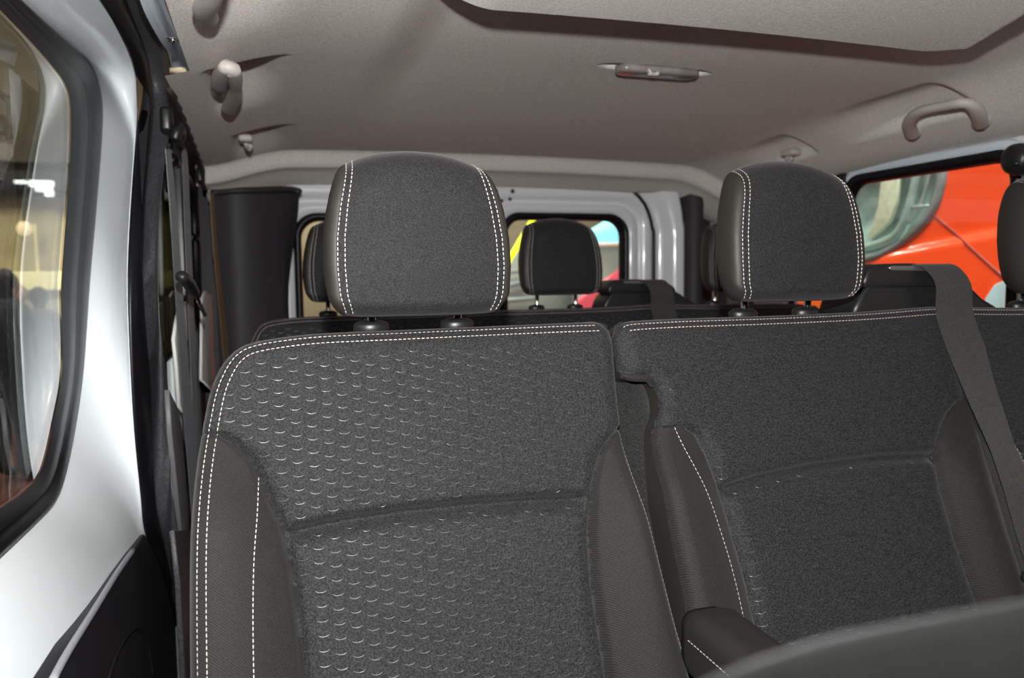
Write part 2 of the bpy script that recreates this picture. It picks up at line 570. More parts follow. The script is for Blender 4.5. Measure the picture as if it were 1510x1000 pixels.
# lower door card
cp = [(70, 1060), (82, 1000), (112, 945), (148, 890), (176, 845), (196, 815), (205, 802), (214, 788), (224, 806), (246, 856), (262, 920), (276, 1000), (282, 1060)]
o = slab('door_card', [onx(p[0], p[1], -0.169) for p in cp], (-0.02, 0, 0), M['door_card'], sd, bev=0.003)
pts = [onx(p[0], p[1], -0.170) for p in ((74, 1010), (100, 962), (140, 898), (172, 846), (196, 812))]
tube('card_edge_strip', pts, 0.0035, plain('grey_card_edge', (0.30, 0.31, 0.34), 0.4), sd, sides=8, n=30)
pts = [onx(p[0], p[1], -0.168) for p in ((158, 1010), (170, 970), (190, 935), (205, 928), (218, 950), (226, 1000))]
tube('card_moulding_line', pts, 0.002, M['black_plastic'], sd, sides=8, n=30)
# pane
wp = empty('window_1', (XG, 1.0, 0.9), 'clear side window pane of the sliding door on the left', 'window', kind='structure')
pl = complete(trace(inner_px, XG), YF)
ctr = pl.mean(0)
V = list(pl) + list(pl + np.array([-0.004, 0, 0]))
n = len(pl)
mobj('pane', V, [tuple(range(n)), tuple(range(2 * n - 1, n - 1, -1))], M['clear'], wp, sm=False)
# amber channel along the top of the door: drip groove
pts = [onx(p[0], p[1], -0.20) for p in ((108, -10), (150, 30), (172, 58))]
tube('roof_channel', pts, 0.002, plain('amber_strip', (0.55, 0.48, 0.16), 0.3), sd, sides=6, n=16)

# body seal and grained pillar cover behind the door
seal_l = whiteR_px[:-2] + [(226, 818), (241, 860), (258, 930), (272, 1040)]
seal_r = [(176, -30), (198, 30), (216, 80), (225, 130), (223, 180), (213, 285), (209, 400), (214, 470), (221, 560), (225, 680), (229, 740), (240, 800), (255, 880), (267, 945), (279, 1040)]
trim_r = [(212, -30), (226, 28), (250, 84), (255, 130), (251, 180), (240, 262), (234, 340), (234, 450), (240, 520), (248, 575), (252, 650), (253, 720), (261, 775), (271, 835), (281, 920), (288, 1040)]
A_ = trace(seal_l, -0.172); B_ = trace(seal_r, -0.160); C_ = trace(trim_r, -0.132)
rows = [A_ + np.array([-0.035, 0.09, 0]), A_ + np.array([-0.003, 0.035, 0])]
for t in np.linspace(0, 1, 9):
    rows.append((1 - t) * A_ + t * B_ + np.array([0.010 * math.sin(math.pi * t), -0.010 * math.sin(math.pi * t), 0]))
rows.append(B_ + np.array([-0.004, 0.01, 0]))
o = loft('trim_3', rows, M['rubber'])
tag(o, 'black rubber door seal running down behind the white door frame', 'door seal', kind='structure')
rows = [B_ + np.array([-0.004, 0.01, 0])]
for t in np.linspace(0, 1, 9):
    k = 0.012 * (math.sin(math.pi * min(1, t * 1.1)) ** 0.6 if 0 < t < 0.9 else 0)
    rows.append((1 - t) * B_ + t * C_ + np.array([0.4 * k, -k, 0]))
rows.append(C_ + np.array([-0.003, 0.03, 0]))
rows.append(C_ + np.array([-0.03, 0.06, 0]))
o = loft('trim_4', rows, M['grained'])
tag(o, 'grained black plastic cover of the door pillar on the left', 'pillar cover', kind='structure')

# roof rail sheet metal at the upper left
rl = [onx(p[0], p[1], -0.124) for p in ((196, -30), (214, 20), (236, 60), (252, 84), (252, 112))]
rr = [onz(p[0], p[1], 1.318) for p in ((232, -30), (246, 14), (262, 55), (273, 82), (284, 112))]
a, b = spline(rl, 30), spline(rr, 30)
rows = [(1 - t) * a + t * b + np.array([0, 0, 0.010 * math.sin(math.pi * t) + (0.005 if 0.35 < t < 0.7 else 0)]) for t in np.linspace(0, 1, 14)]
o = loft('trim_5', rows, M['metal_paint'])
tag(o, 'bluish painted roof rail metal between seal and headliner', 'roof rail', kind='structure')
p = onz(255, 58, 1.312)
s = empty('hex_bolt', p, 'small zinc bolt head on the painted roof rail', 'bolt')
lathe('bolt_head', [(0.0001, -0.004), (0.005, -0.004), (0.0058, -0.002), (0.0058, 0.0)], p, M['chrome'], s, n=6)
lathe('washer', [(0.0085, -0.0012), (0.0085, 0.0004)], p, M['chrome'], s, n=16)
fp = [onz(q[0], q[1], 1.312) for q in ((250, 104), (266, 103), (282, 106), (285, 110), (266, 112), (251, 113))]
o = slab('trim_6', fp, (0, 0, 0.004), M['beige_foam'])
tag(o, 'beige cut foam edge of the headliner by the pillar', 'foam edge', kind='structure')

# ---- wall behind the left belts
wl = empty('wall_left', (-0.15, 1.9, 0), 'left side wall of the van with dark quarter window', 'wall', kind='structure')
def rect_x(name, X, y0, y1, z0, z1, t, mat, parent):
    return rbox(name, (t, y1 - y0, z1 - z0), (X, (y0 + y1) / 2, (z0 + z1) / 2), 0.002, mat, parent)
# inner skin that carries the window opening
rect_x('roof_rail_panel', -0.152, 1.64, 2.35, 1.22, 1.36, 0.02, M['dpanel'], wl)
rect_x('rear_pillar_panel', -0.155, 2.12, 2.35, 0.3, 1.24, 0.02, M['dpanel'], wl)
# painted lower panel whose top edge rises towards the rear
lp = [(-0.15, 1.56, 0.0), (-0.15, 2.35, 0.0), (-0.15, 2.35, 0.93), (-0.15, 2.16, 0.955), (-0.15, 2.05, 0.93), (-0.15, 1.9, 0.89), (-0.15, 1.7, 0.865), (-0.15, 1.56, 0.85)]
slab('painted_panel', lp, (-0.02, 0, 0), M['white'], wl, bev=0.004)
tube('quarter_gasket', [(-0.142, 1.56, 0.865), (-0.142, 1.7, 0.88), (-0.142, 1.92, 0.91), (-0.142, 2.05, 0.95), (-0.142, 2.10, 1.02), (-0.142, 2.11, 1.15), (-0.142, 2.06, 1.21), (-0.142, 1.9, 1.225), (-0.142, 1.60, 1.225)], 0.012, M['rubber'], wl, sides=8, n=60)
# dark division bar of the quarter window
rect_x('division_bar', -0.140, 1.66, 1.69, 0.80, 1.23, 0.016, M['black_plastic'], wl)
# pale arched panel edges seen behind the belts
for nm, pts in (('pillar_gusset', [(262, 540), (258, 500), (263, 465), (276, 442), (280, 445), (280, 620), (266, 600)]),
                ('pillar_gusset', [(298, 560), (299, 440), (304, 428), (315, 438), (323, 455), (326, 490), (322, 530), (318, 580)])):
    slab(nm, [onx(p[0], p[1], -0.133 if pts[0][0] < 280 else -0.118) for p in pts], (-0.006, 0, 0), M['grey_plastic'] if False else plain('pale_grey_panel', (0.88, 0.89, 0.86), 0.5), wl, bev=0.0015)
slab('lower_side_trim', [onx(p[0], p[1], -0.128) for p in ((250, 575), (262, 600), (274, 660), (284, 720), (284, 800), (270, 800), (262, 720), (254, 640))], (-0.008, 0, 0), plain('mid_grey_plastic', (0.16, 0.16, 0.165), 0.5), wl, bev=0.002)
slab('lower_black_trim', [onx(p[0], p[1], -0.120) for p in ((258, 782), (292, 782), (315, 1050), (276, 1050), (266, 860))], (-0.008, 0, 0), M['grained'], wl, bev=0.002)
w2 = empty('window_2', (-0.15, 1.7, 1.05), 'dark tinted quarter window behind the hanging left belts', 'window', kind='structure')
mobj('pane', [(-0.157, 1.28, 0.70), (-0.157, 2.14, 0.84), (-0.157, 2.14, 1.30), (-0.157, 1.28, 1.30)], [(0, 1, 2, 3)], M['tinted'], w2, sm=False)

# charcoal cover of the rear left pillar, concave, with a lip at the top
top = [onx(313, 285, -0.098), ony(345, 281, 2.13), ony(385, 279, 2.10), ony(425, 279, 2.06), ony(441, 283, 2.03)]
top = spline(top, 26)
rows = []
for z in np.linspace(0, 1, 18):
    r_ = []
    for k, p in enumerate(top):
        t = k / 25
        x = p[0] - 0.010 * z * t - 0.03 * smooth(np.array((t - 0.75) / 0.25)) * smooth(np.array(z * 3))
        r_.append((x, p[1] + 0.05 * math.sin(math.pi * t) * 0.6, p[2] * (1 - z) + 0.45 * z))
    rows.append(r_)
o = loft('trim_7', rows, M['dpanel'])
tag(o, 'charcoal plastic cover of the rear pillar on the left', 'pillar cover', kind='structure')
lip = [np.array(p) + np.array([0, -0.012 + 0.05 * math.sin(math.pi * k / 25) * 0.6, 0.0]) for k, p in enumerate(top)]
tube('top_lip', lip, 0.008, M['dpanel'], o, sides=8)
for p in ((322, 310), (318, 380)):
    q = onx(p[0], p[1], -0.094)
    lathe('clip', [(0.0001, -0.006), (0.006, -0.005), (0.008, 0.0), (0.008, 0.006)], q, M['black_plastic'], o, n=12, axis='y')

# ---- rear wall: two doors with windows
def rear_door(name, x0, x1, gx0, gx1, label, winname, winlabel, gz1):
    d = empty(name, ((x0 + x1) / 2, 2.22, 0), label, 'door', kind='structure')
    z1, z0 = 1.262, 0.25
    gz0 = 0.78
    nn = 96
    def rr_(xa, xb, za, zb, r, y):
        P = rrect((xa + xb) / 2, (za + zb) / 2, (xb - xa) / 2, (zb - za) / 2, r, nn)
        return [(p[0], y, p[1]) for p in P]
    rows = [rr_(x0, x1, z0, z1, 0.05, 2.235), rr_(x0, x1, z0, z1, 0.05, 2.205), rr_(x0 + 0.006, x1 - 0.006, z0 + 0.006, z1 - 0.006, 0.055, 2.200),
            rr_(gx0 - 0.052, gx1 + 0.052, gz0 - 0.052, gz1 + 0.046, 0.085, 2.200), rr_(gx0 - 0.045, gx1 + 0.045, gz0 - 0.045, gz1 + 0.040, 0.08, 2.212),
            rr_(gx0 - 0.036, gx1 + 0.036, gz0 - 0.036, gz1 + 0.033, 0.075, 2.214), rr_(gx0 - 0.028, gx1 + 0.028, gz0 - 0.028, gz1 + 0.027, 0.07, 2.203),
            rr_(gx0 - 0.006, gx1 + 0.006, gz0 - 0.006, gz1 + 0.006, 0.066, 2.206), rr_(gx0, gx1, gz0, gz1, 0.062, 2.22)]
    loft('door_skin', rows, M['rearwhite'], d, closed=True)
    rows = [rr_(gx0 - 0.004, gx1 + 0.004, gz0 - 0.004, gz1 + 0.004, 0.064, 2.212), rr_(gx0, gx1, gz0, gz1, 0.062, 2.196), rr_(gx0 + 0.010, gx1 - 0.010, gz0 + 0.010, gz1 - 0.010, 0.056, 2.194),
            rr_(gx0 + 0.017, gx1 - 0.017, gz0 + 0.017, gz1 - 0.017, 0.05, 2.204), rr_(gx0 + 0.019, gx1 - 0.019, gz0 + 0.019, gz1 - 0.019, 0.05, 2.23)]
    loft('window_gasket', rows, M['rubber'], d, closed=True)
    wv = empty(winname, ((gx0 + gx1) / 2, 2.22, 0.97), winlabel, 'window', kind='structure')
    P = rr_(gx0 + 0.005, gx1 - 0.005, gz0 + 0.005, gz1 - 0.005, 0.05, 2.222)
    mobj('pane', P, [tuple(range(nn))], M['clear'], wv, sm=False)
    return d
rear_door('door_2', 0.045, 0.618, 0.103, 0.535, 'white rear door behind the nearest headrest', 'window_3', 'rear door window beside the charcoal pillar', 1.176)
d3 = rear_door('door_3', 0.622, 1.186, 0.690, 1.100, 'white rear door with four holes by its upper inner corner', 'window_4', 'rear door window with lime stripe beyond it', 1.186)
for p, rr in (((731, 282), 0.0065), ((756, 282), 0.0065), ((740, 296), 0.005), ((752.5, 293.5), 0.005)):
    q = ony(p[0], p[1], 2.199)
    lathe('fixing_hole', [(0.0001, -0.001), (rr * 0.6, -0.0012), (rr, 0.0), (rr, 0.004)], q, M['dark_trim'], d3, n=14, axis='y')
# jamb right of the doors
jam = [(1.186, 0.25), (1.186, 1.06), (1.183, 1.13), (1.172, 1.18), (1.150, 1.225), (1.115, 1.258)]
P = spline([(x, 2.196, z) for x, z in jam], 40)
o = tube('trim_8', P, 0.0055, M['rubber'], sides=8)
tag(o, 'thin black seal curving round the rear door edge', 'door seal', kind='structure')
P2 = spline([(1.262, 2.15, 0.25), (1.262, 2.15, 1.06), (1.258, 2.15, 1.15), (1.25, 2.15, 1.21), (1.235, 2.15, 1.265)], 40)
rows = [P + np.array([0.004, 0.012, 0]), P + np.array([0.008, 0.002, 0]), 0.75 * P + 0.25 * P2 + np.array([0, 0.008, 0]), 0.55 * P + 0.45 * P2 + np.array([0, 0.008, 0]), 0.4 * P + 0.6 * P2, P2, P2 + np.array([0.008, 0.004, 0]), P2 + np.array([0.012, 0.05, 0])]
o = loft('trim_9', rows, M['rearwhite'])
tag(o, 'white rear door jamb between seal and dark pillar', 'door jamb', kind='structure')
o = slab('trim_10', [(1.262, 2.17, 0.2), (1.275, 2.13, 0.2), (1.308, 2.115, 0.2), (1.322, 2.13, 0.2), (1.332, 2.25, 0.2), (1.262, 2.25, 0.2)], (0, 0, 1.075), M['dpanel'], bev=0.004)
tag(o, 'dark plastic cover of the rear pillar on the far right', 'pillar cover', kind='structure')
o = rbox('wall_rear', (1.8, 0.03, 0.16), (0.63, 2.27, 1.33), 0.002, M['rearwhite'])
rbox('corner_panel', (0.26, 0.02, 1.3), (-0.085, 2.32, 0.65), 0.002, M['dpanel'], o)
rbox('corner_panel', (0.26, 0.02, 1.3), (1.40, 2.27, 0.65), 0.002, M['dpanel'], o)
tag(o, 'white rear roof header above the doors', 'wall', kind='structure')

# ---- right side wall
wr_ = empty('wall_right', (1.46, 1.4, 0), 'right side wall of the van with white rear pillar', 'wall', kind='structure')
rect_x('rear_pillar_panel', 1.44, 1.86, 2.24, 0.0, 1.30, 0.05, M['rearwhite'], wr_)
tube('pillar_flange', [(1.413, 2.12, 0.3), (1.413, 2.12, 0.9), (1.413, 2.12, 1.28)], 0.012, M['rearwhite'], wr_, sides=10)
rect_x('lower_panel', 1.47, 0.2, 2.24, 0.0, 0.80, 0.04, M['rearwhite'], wr_)
rect_x('roof_rail_panel', 1.465, 0.2, 1.90, 1.235, 1.34, 0.03, M['rearwhite'], wr_)
rect_x('front_pillar_panel', 1.46, 0.7, 1.14, 0.0, 1.30, 0.04, M['rearwhite'], wr_)
rect_x('division_bar', 1.437, 1.640, 1.672, 0.70, 1.262, 0.03, M['black_plastic'], wr_)
def side_window(name, label, px_top, px_bot, y0, y1):
    nn = 96
    z0, z1 = 0.80, 1.243
    def rr_(m, X, r=0.055):
        P = rrect((y0 + y1) / 2, (z0 + z1) / 2, (y1 - y0) / 2 - m, (z1 - z0) / 2 - m, r, nn)
        return [(X, p[0], p[1]) for p in P]
    rows = [rr_(-0.022, 1.448, 0.07), rr_(-0.019, 1.432, 0.07), rr_(-0.006, 1.430, 0.06), rr_(0.0, 1.436, 0.055)]
    g = loft('window_flange', rows, M['metal_paint'], wr_, closed=True)
    rows = [rr_(-0.003, 1.440), rr_(0.0, 1.428), rr_(0.014, 1.426, 0.05), rr_(0.021, 1.432, 0.045), rr_(0.024, 1.45, 0.045)]
    loft('window_gasket', rows, M['rubber'], wr_, closed=True)
    wv = empty(name, (1.445, (y0 + y1) / 2, 1.0), label, 'window', kind='structure')
    mobj('pane', rr_(0.006, 1.446, 0.05), [tuple(range(nn))], M['clear'], wv, sm=False)
side_window('window_5', 'right side window filled by the red van outside', 0, 0, 1.165, 1.652)
side_window('window_6', 'narrow rear quarter window behind the middle headrest', 0, 0, 1.662, 1.88)

# ------------------------------------------------------------------ seats
RHO = math.radians(20)
SN = np.array([0, -math.cos(RHO), math.sin(RHO)])
SD = np.array([0, -math.sin(RHO), -math.cos(RHO)])
SP = np.array([0, 0.83, 0.948])
def sp(a, b, h):
    a, b, h = np.broadcast_arrays(a, b, h)
    return SP + a[..., None] * np.array([1.0, 0, 0]) + b[..., None] * SD + h[..., None] * SN

def pick(tab):
    tb = np.array(tab, float)
    return lambda b: np.interp(b, tb[:, 0], tb[:, 1])

def gauss(x, s):
    return np.exp(-(x / s) ** 2)

def polydist(A, B, poly):
    """distance from points (A,B) to a polyline, vectorised"""
    P = np.array(poly, float)
    best = np.full(A.shape, 9.0)
    for i in range(len(P) - 1):
        dx, dy = P[i + 1] - P[i]
        L = dx * dx + dy * dy + 1e-12
        t = np.clip(((A - P[i, 0]) * dx + (B - P[i, 1]) * dy) / L, 0, 1)
        best = np.minimum(best, (A - P[i, 0] - t * dx) ** 2 + (B - P[i, 1] - t * dy) ** 2)
    return np.sqrt(best)

BOT = 0.56
def stitch(name, curves, hf, parent, pitch=0.0050, dash=0.0034, wd=0.00046, lift=0.0004):
    V, Fc = [], []
    for c in curves:
        L = np.linalg.norm(np.diff(np.array(c, float), axis=0), axis=1).sum()
        P = spline(c, 400)
        s = np.concatenate([[0], np.cumsum(np.linalg.norm(np.diff(P, axis=0), axis=1))])
        k = 0.0
        while k + dash < s[-1]:
            q = []
            for u_ in (k, k + dash * 0.5, k + dash):
                q.append((np.interp(u_, s, P[:, 0]), np.interp(u_, s, P[:, 1])))
            q = np.array(q)
            d = q[2] - q[0]; d /= np.linalg.norm(d)
            nrm = np.array([-d[1], d[0]])
            base = len(V)
            for i, (wk, up) in enumerate(((0.5, 0.0), (1.0, 1.0), (0.5, 0.0))):
                for sgn, hh in ((-1, 0.0), (0, 1.0), (1, 0.0)):
                    a_, b_ = q[i] + nrm * sgn * wd * wk
                    h_ = float(hf(np.array(a_), np.array(b_))) + lift * (0.2 + hh * (0.6 + 0.4 * up)) 
                    V.append(sp(np.array(a_), np.array(b_), np.array(h_)))
            for i in range(2):
                for j in range(2):
                    Fc.append((base + i * 3 + j, base + i * 3 + j + 1, base + i * 3 + j + 4, base + i * 3 + j + 3))
            k += pitch
    o = mobj(name, V, Fc, M['thread'], parent)
    tag(o, kind='stuff')
    return o

def backrest(root, left, top, right, hcore, regions, nu, nv, thick, seam_curves, bolst_stitch, emboss_mask, emboss_rng, label):
    """front cover as a Coons patch over the outline; regions(a,b)>0 picks bolster 1..k"""
    Lc, Rc, Tc = spline(left, nv), spline(right, nv), spline(top, nu)
    # keep the notch crisp: the left curve is resampled without overshoot
    Lc = resample(left_dense(left), nv)
    Rc = resample(left_dense(right), nv)
    Tc = resample(left_dense(top), nu)
    Bc = np.stack([np.linspace(Lc[-1, 0], Rc[-1, 0], nu), np.linspace(Lc[-1, 1], Rc[-1, 1], nu)], 1)
    u_ = np.linspace(0, 1, nu)[None, :, None]
    v_ = np.linspace(0, 1, nv)[:, None, None]
    S = (1 - v_) * Tc[None] + v_ * Bc[None] + (1 - u_) * Lc[:, None] + u_ * Rc[:, None] \
        - ((1 - v_) * (1 - u_) * Tc[0] + (1 - v_) * u_ * Tc[-1] + v_ * (1 - u_) * Bc[0] + v_ * u_ * Bc[-1])
    A, B = S[..., 0], S[..., 1]
    outline = np.vstack([Lc[::-1][::3], Tc[::3], Rc[::3]])
    def hf(a, b):
        d = polydist(np.asarray(a, float), np.asarray(b, float), outline[::3])
        r = 0.016
        e = np.clip(r - d, 0, r)
        hr = -(r - np.sqrt(np.maximum(r * r - e * e, 0)))
        return hcore(np.asarray(a, float), np.asarray(b, float), d) + hr
    H = hf(A, B)
    W = sp(A, B, H)
    Ac = 0.25 * (A[:-1, :-1] + A[1:, :-1] + A[:-1, 1:] + A[1:, 1:])
    Bc_ = 0.25 * (B[:-1, :-1] + B[1:, :-1] + B[:-1, 1:] + B[1:, 1:])
    reg = regions(Ac, Bc_)
    idx = np.arange(nu * nv).reshape(nv, nu)
    quads = np.stack([idx[:-1, :-1], idx[1:, :-1], idx[1:, 1:], idx[:-1, 1:]], -1)
    Wf = W.reshape(-1, 3)
    base = None
    for k in sorted(set(reg.ravel().tolist())):
        q = quads[reg == k]
        used, inv = np.unique(q, return_inverse=True)
        o = mobj('backrest' if k == 0 else 'bolster', Wf[used], inv.reshape(-1, 4), M['insert'] if k == 0 else M['twill'], root if k == 0 else base)
        if k == 0:
            base = o
            if label: o['label'] = label
    # sides and back
    loop = np.concatenate([idx[::-1, 0], idx[0, 1:], idx[1:, -1], idx[-1, -2:0:-1]])
    R0 = Wf[loop]
    c = R0.mean(0)
    def push(f, back):
        Q = R0.copy()
        Q = Q - SN * back
        ctr = np.array([c[0], 0, 0])
        Q[:, 0] = c[0] + (Q[:, 0] - c[0]) * f
        return Q
    rows = [R0, push(1.0, 0.006), push(1.0, 0.02), push(1.0, thick * 0.6), push(0.995, thick * 0.85), push(0.98, thick), push(0.5, thick + 0.01)]
    o = loft('side_cover', rows, M['sidecloth'], base, closed=True)
    n = len(loop)
    o2 = mobj('back_shell', rows[-2], [tuple(range(n))], M['shell'], base, sm=False)
    stitch('stitching', seam_curves + bolst_stitch, hf, base)
    # satin crescents woven into the insert cloth
    a0, a1, b0, b1 = emboss_rng
    V, Fc = [], []
    pa, pb = 0.0155, 0.0132
    cand = []
    for i in range(int((a1 - a0) / pa) + 1):
        for j in range(-1, int((b1 - b0) / pb) + 2):
            cand.append((a0 + i * pa, b0 + j * pb + ((i * 0.355) % 1.0) * pb))
    ca = np.array(cand)
    keep = emboss_mask(ca[:, 0], ca[:, 1], polydist(ca[:, 0], ca[:, 1], outline[::3])) > 0.5
    ca = ca[keep]
    NS = 8
    ang = np.linspace(math.radians(28), math.radians(152), NS)
    R_ = 0.0060
    offs, wid = [], []
    for t in ang:
        taper = math.sin((t - ang[0]) / (ang[-1] - ang[0]) * math.pi) ** 0.6
        for m in (-1, 0, 1):
            r_ = R_ + m * 0.00044 * (0.15 + 0.85 * taper)
            offs.append((r_ * math.cos(t), r_ * math.sin(t) * 0.62 - 0.002, 0.00042 if m == 0 else 0.00012))
    offs = np.array(offs)
    AA = ca[:, 0][:, None] + offs[:, 0][None]
    BB = ca[:, 1][:, None] + offs[:, 1][None]
    HH = hf(AA, BB) + offs[:, 2][None]
    WW = sp(AA, BB, HH).reshape(-1, 3)
    Fq = []
    for k in range(NS - 1):
        for m in range(2):
            Fq.append((k * 3 + m, k * 3 + m + 1, (k + 1) * 3 + m + 1, (k + 1) * 3 + m))
    Fq = np.array(Fq)
    Fc = (Fq[None] + (np.arange(len(ca)) * NS * 3)[:, None, None]).reshape(-1, 4)
    o3 = mobj('embossed_crescents', WW, Fc, M['emboss'], base)
    tag(o3, kind='stuff')
    return base, hf

def left_dense(c):
    return spline(c, 900)

# ---- headrest, built once (centre x = 0.165) and copied
def headrest(root, cx, first=None):
    if first is not None:
        c = copy_tree(first[0], None, None)
        c.parent = root
        c.location = Vector((cx - 0.165, 0, 0)) + Vector(first[1]) - abs_loc(root)
        return c
    zc, yc = 1.0415, 0.846
    # side profile (y, z) as a closed loop, front first; leans back slightly
    prof = [(-0.042, -0.070), (-0.046, -0.030), (-0.0455, 0.020), (-0.042, 0.055), (-0.031, 0.074), (-0.005, 0.084), (0.016, 0.078), (0.028, 0.050), (0.031, 0.0),
            (0.028, -0.045), (0.020, -0.072), (0.0, -0.081), (-0.028, -0.081), (-0.042, -0.070)]
    pr = spline(prof, 73)[:-1]
    def halfw(z):
        return np.interp(z, [-0.08, -0.06, -0.03, 0.0, 0.03, 0.06, 0.083], [0.0795, 0.0865, 0.0885, 0.0875, 0.0832, 0.0770, 0.0725])
    def row(s, k, ex):
        out = []
        crown = 0.013 * (1 - s * s) if abs(s) <= 1 else 0
        for (y, z) in pr:
            yy = y * k
            zz = z * k
            if z > 0.03:
                zz += (crown - 0.003) * float(smooth(np.array((z - 0.03) / 0.05))) * k
            if y < 0:
                yy -= 0.006 * (1 - min(1, s * s))
            w_ = halfw(z * k) * (1 - 0.24 * float(smooth(np.array((yy + 0.018) / 0.05))))
            out.append((cx + s * w_ + math.copysign(ex, s), yc + yy + z * k * 0.10, zc + zz))
        return np.array(out)
    ss = np.linspace(-1, 1, 41)
    rows = [row(s, 1.0 - 0.025 * abs(s) ** 8, 0.0) for s in ss]
    hd = loft('headrest', rows, M['headcloth'], root, closed=True)
    for sg in (-1, 1):
        rr = [row(sg, 0.975, 0.0), row(sg, 0.972, 0.001), row(sg, 0.955, 0.0035), row(sg, 0.92, 0.006), row(sg, 0.86, 0.0082), row(sg, 0.76, 0.0098), row(sg, 0.6, 0.0108), row(sg, 0.4, 0.0114), row(sg, 0.2, 0.0117), row(sg, 0.01, 0.0118)]
        loft('side_panel', rr, M['sidecloth'], hd, closed=True)
    # two rows of stitches each side of the seam
    V, Fc = [], []
    for sg in (-1, 1):
        for s in (0.985, 0.905):
            k = 1.0 - 0.025 * s ** 8
            R0 = row(sg * s, k, 0.0)
            i0, i1 = 0, 34
            P = resample(np.vstack([R0[-2:], R0[:i1]]), 260)
            ctr = R0.mean(0)
            L = np.linalg.norm(np.diff(P, axis=0), axis=1).sum()
            nst = int(L / 0.0050)
            Q = resample(P, nst * 3 + 1)
            for j in range(nst):
                p0, p1 = Q[j * 3], Q[j * 3 + 2]
                d = p1 - p0; d /= np.linalg.norm(d)
                X_ = np.array([1.0, 0, 0])
                nn = np.cross(d, X_); nn /= np.linalg.norm(nn)
                if nn @ (p0 - ctr) < 0: nn = -nn
                b = len(V)
                pm = (p0 + p1) / 2
                for p, wk, hk in ((p0, 0.6, 0.0001), (pm, 1.0, 0.0007), (p1, 0.6, 0.0001)):
                    V += [p - X_ * 0.0005 * wk + nn * 0.0001, p + nn * (hk + 0.0003), p + X_ * 0.0005 * wk + nn * 0.0001]
                for i in range(2):
                    for m in range(2):
                        Fc.append((b + i * 3 + m, b + i * 3 + m + 1, b + i * 3 + m + 4, b + i * 3 + m + 3))
    st = mobj('stitching', V, Fc, M['thread'], hd)
    tag(st, kind='stuff')
    for dx in (-0.048, 0.048):
        lathe('post', [(0.0048, -0.075), (0.0048, 0.015)], (cx + dx, yc + 0.004, zc - 0.075), M['chrome'], hd, n=14)
    return hd

def guides(root, cx, zt, off=(0, 0, 0)):
    for dx in (-0.048, 0.048):
        lathe('post_guide', [(0.0175, -0.012), (0.0175, 0.0), (0.0160, 0.0025), (0.0120, 0.0045), (0.0070, 0.0054), (0.0060, 0.0062), (0.0001, 0.0062)], (cx + dx, 0.853, zt), M['black_plastic'], root, n=24, sxy=(1.1, 0.8))

# ---- single seat nearest the sliding door
seat1 = empty('single_seat', (0.165, 0.80, 0.0), 'dark cloth single seat nearest the white sliding door', 'seat', 'van seats')
s1_left = [(-0.024, 0.018), (-0.035, 0.031), (-0.046, 0.055), (-0.053, 0.085), (-0.059, 0.120), (-0.063, 0.160), (-0.066, 0.22), (-0.067, 0.32), (-0.066, 0.45), (-0.064, BOT)]
s1_top = [(-0.024, 0.018), (-0.010, 0.010), (0.015, 0.005), (0.06, 0.001), (0.14, 0.0), (0.227, -0.001), (0.32, -0.002), (0.375, -0.002), (0.390, 0.004)]
s1_right = [(0.390, 0.004), (0.3935, 0.018), (0.391, 0.056), (0.388, 0.103), (0.388, 0.149), (0.391, 0.21), (0.397, 0.268), (0.405, 0.339), (0.412, 0.40), (0.416, BOT)]
lbX = pick([(0.098, -0.07), (0.102, -0.043), (0.107, -0.033), (0.113, -0.025), (0.131, -0.009), (0.15, -0.002), (0.168, 0.004), (0.192, 0.014), (0.23, 0.022), (0.274, 0.026), (0.334, 0.029), (0.6, 0.032)])
rbX = pick([(0.118, 0.42), (0.125, 0.388), (0.138, 0.371), (0.151, 0.359), (0.17, 0.349), (0.19, 0.341), (0.239, 0.330), (0.29, 0.326), (0.38, 0.328), (0.6, 0.33)])
gr1 = [(0.018, 0.2025), (0.069, 0.1965), (0.136, 0.1935), (0.206, 0.1935), (0.273, 0.196), (0.331, 0.199)]
gr1f = pick([(a, b) for a, b in gr1])
lb_poly = [(float(lbX(b)), b) for b in np.linspace(0.1, BOT, 40)]
rb_poly = [(float(rbX(b)), b) for b in np.linspace(0.122, BOT, 40)]
def reg1(a, b):
    r = np.zeros(a.shape, int)
    r[(b > 0.1) & (a < lbX(b))] = 1
    r[(b > 0.122) & (a > rbX(b))] = 2
    return r
def pads(a, b, dl, dr, gy, ga0, ga1):
    """insert padding between the seams dl, dr (signed distance into the insert) with the cross groove gy"""
    inside = smooth(np.minimum(dl, dr) / 0.02) * smooth((b - 0.0) / 0.03)
    g = (b - gy)
    gw = np.where(g < 0, gauss(g, 0.0048), gauss(g, 0.009)) * 0.012 + gauss(g, 0.02) * 0.003
    h = 0.004 * inside - gw * smooth((a - ga0) / 0.02) * smooth((ga1 - a) / 0.02)
    return h
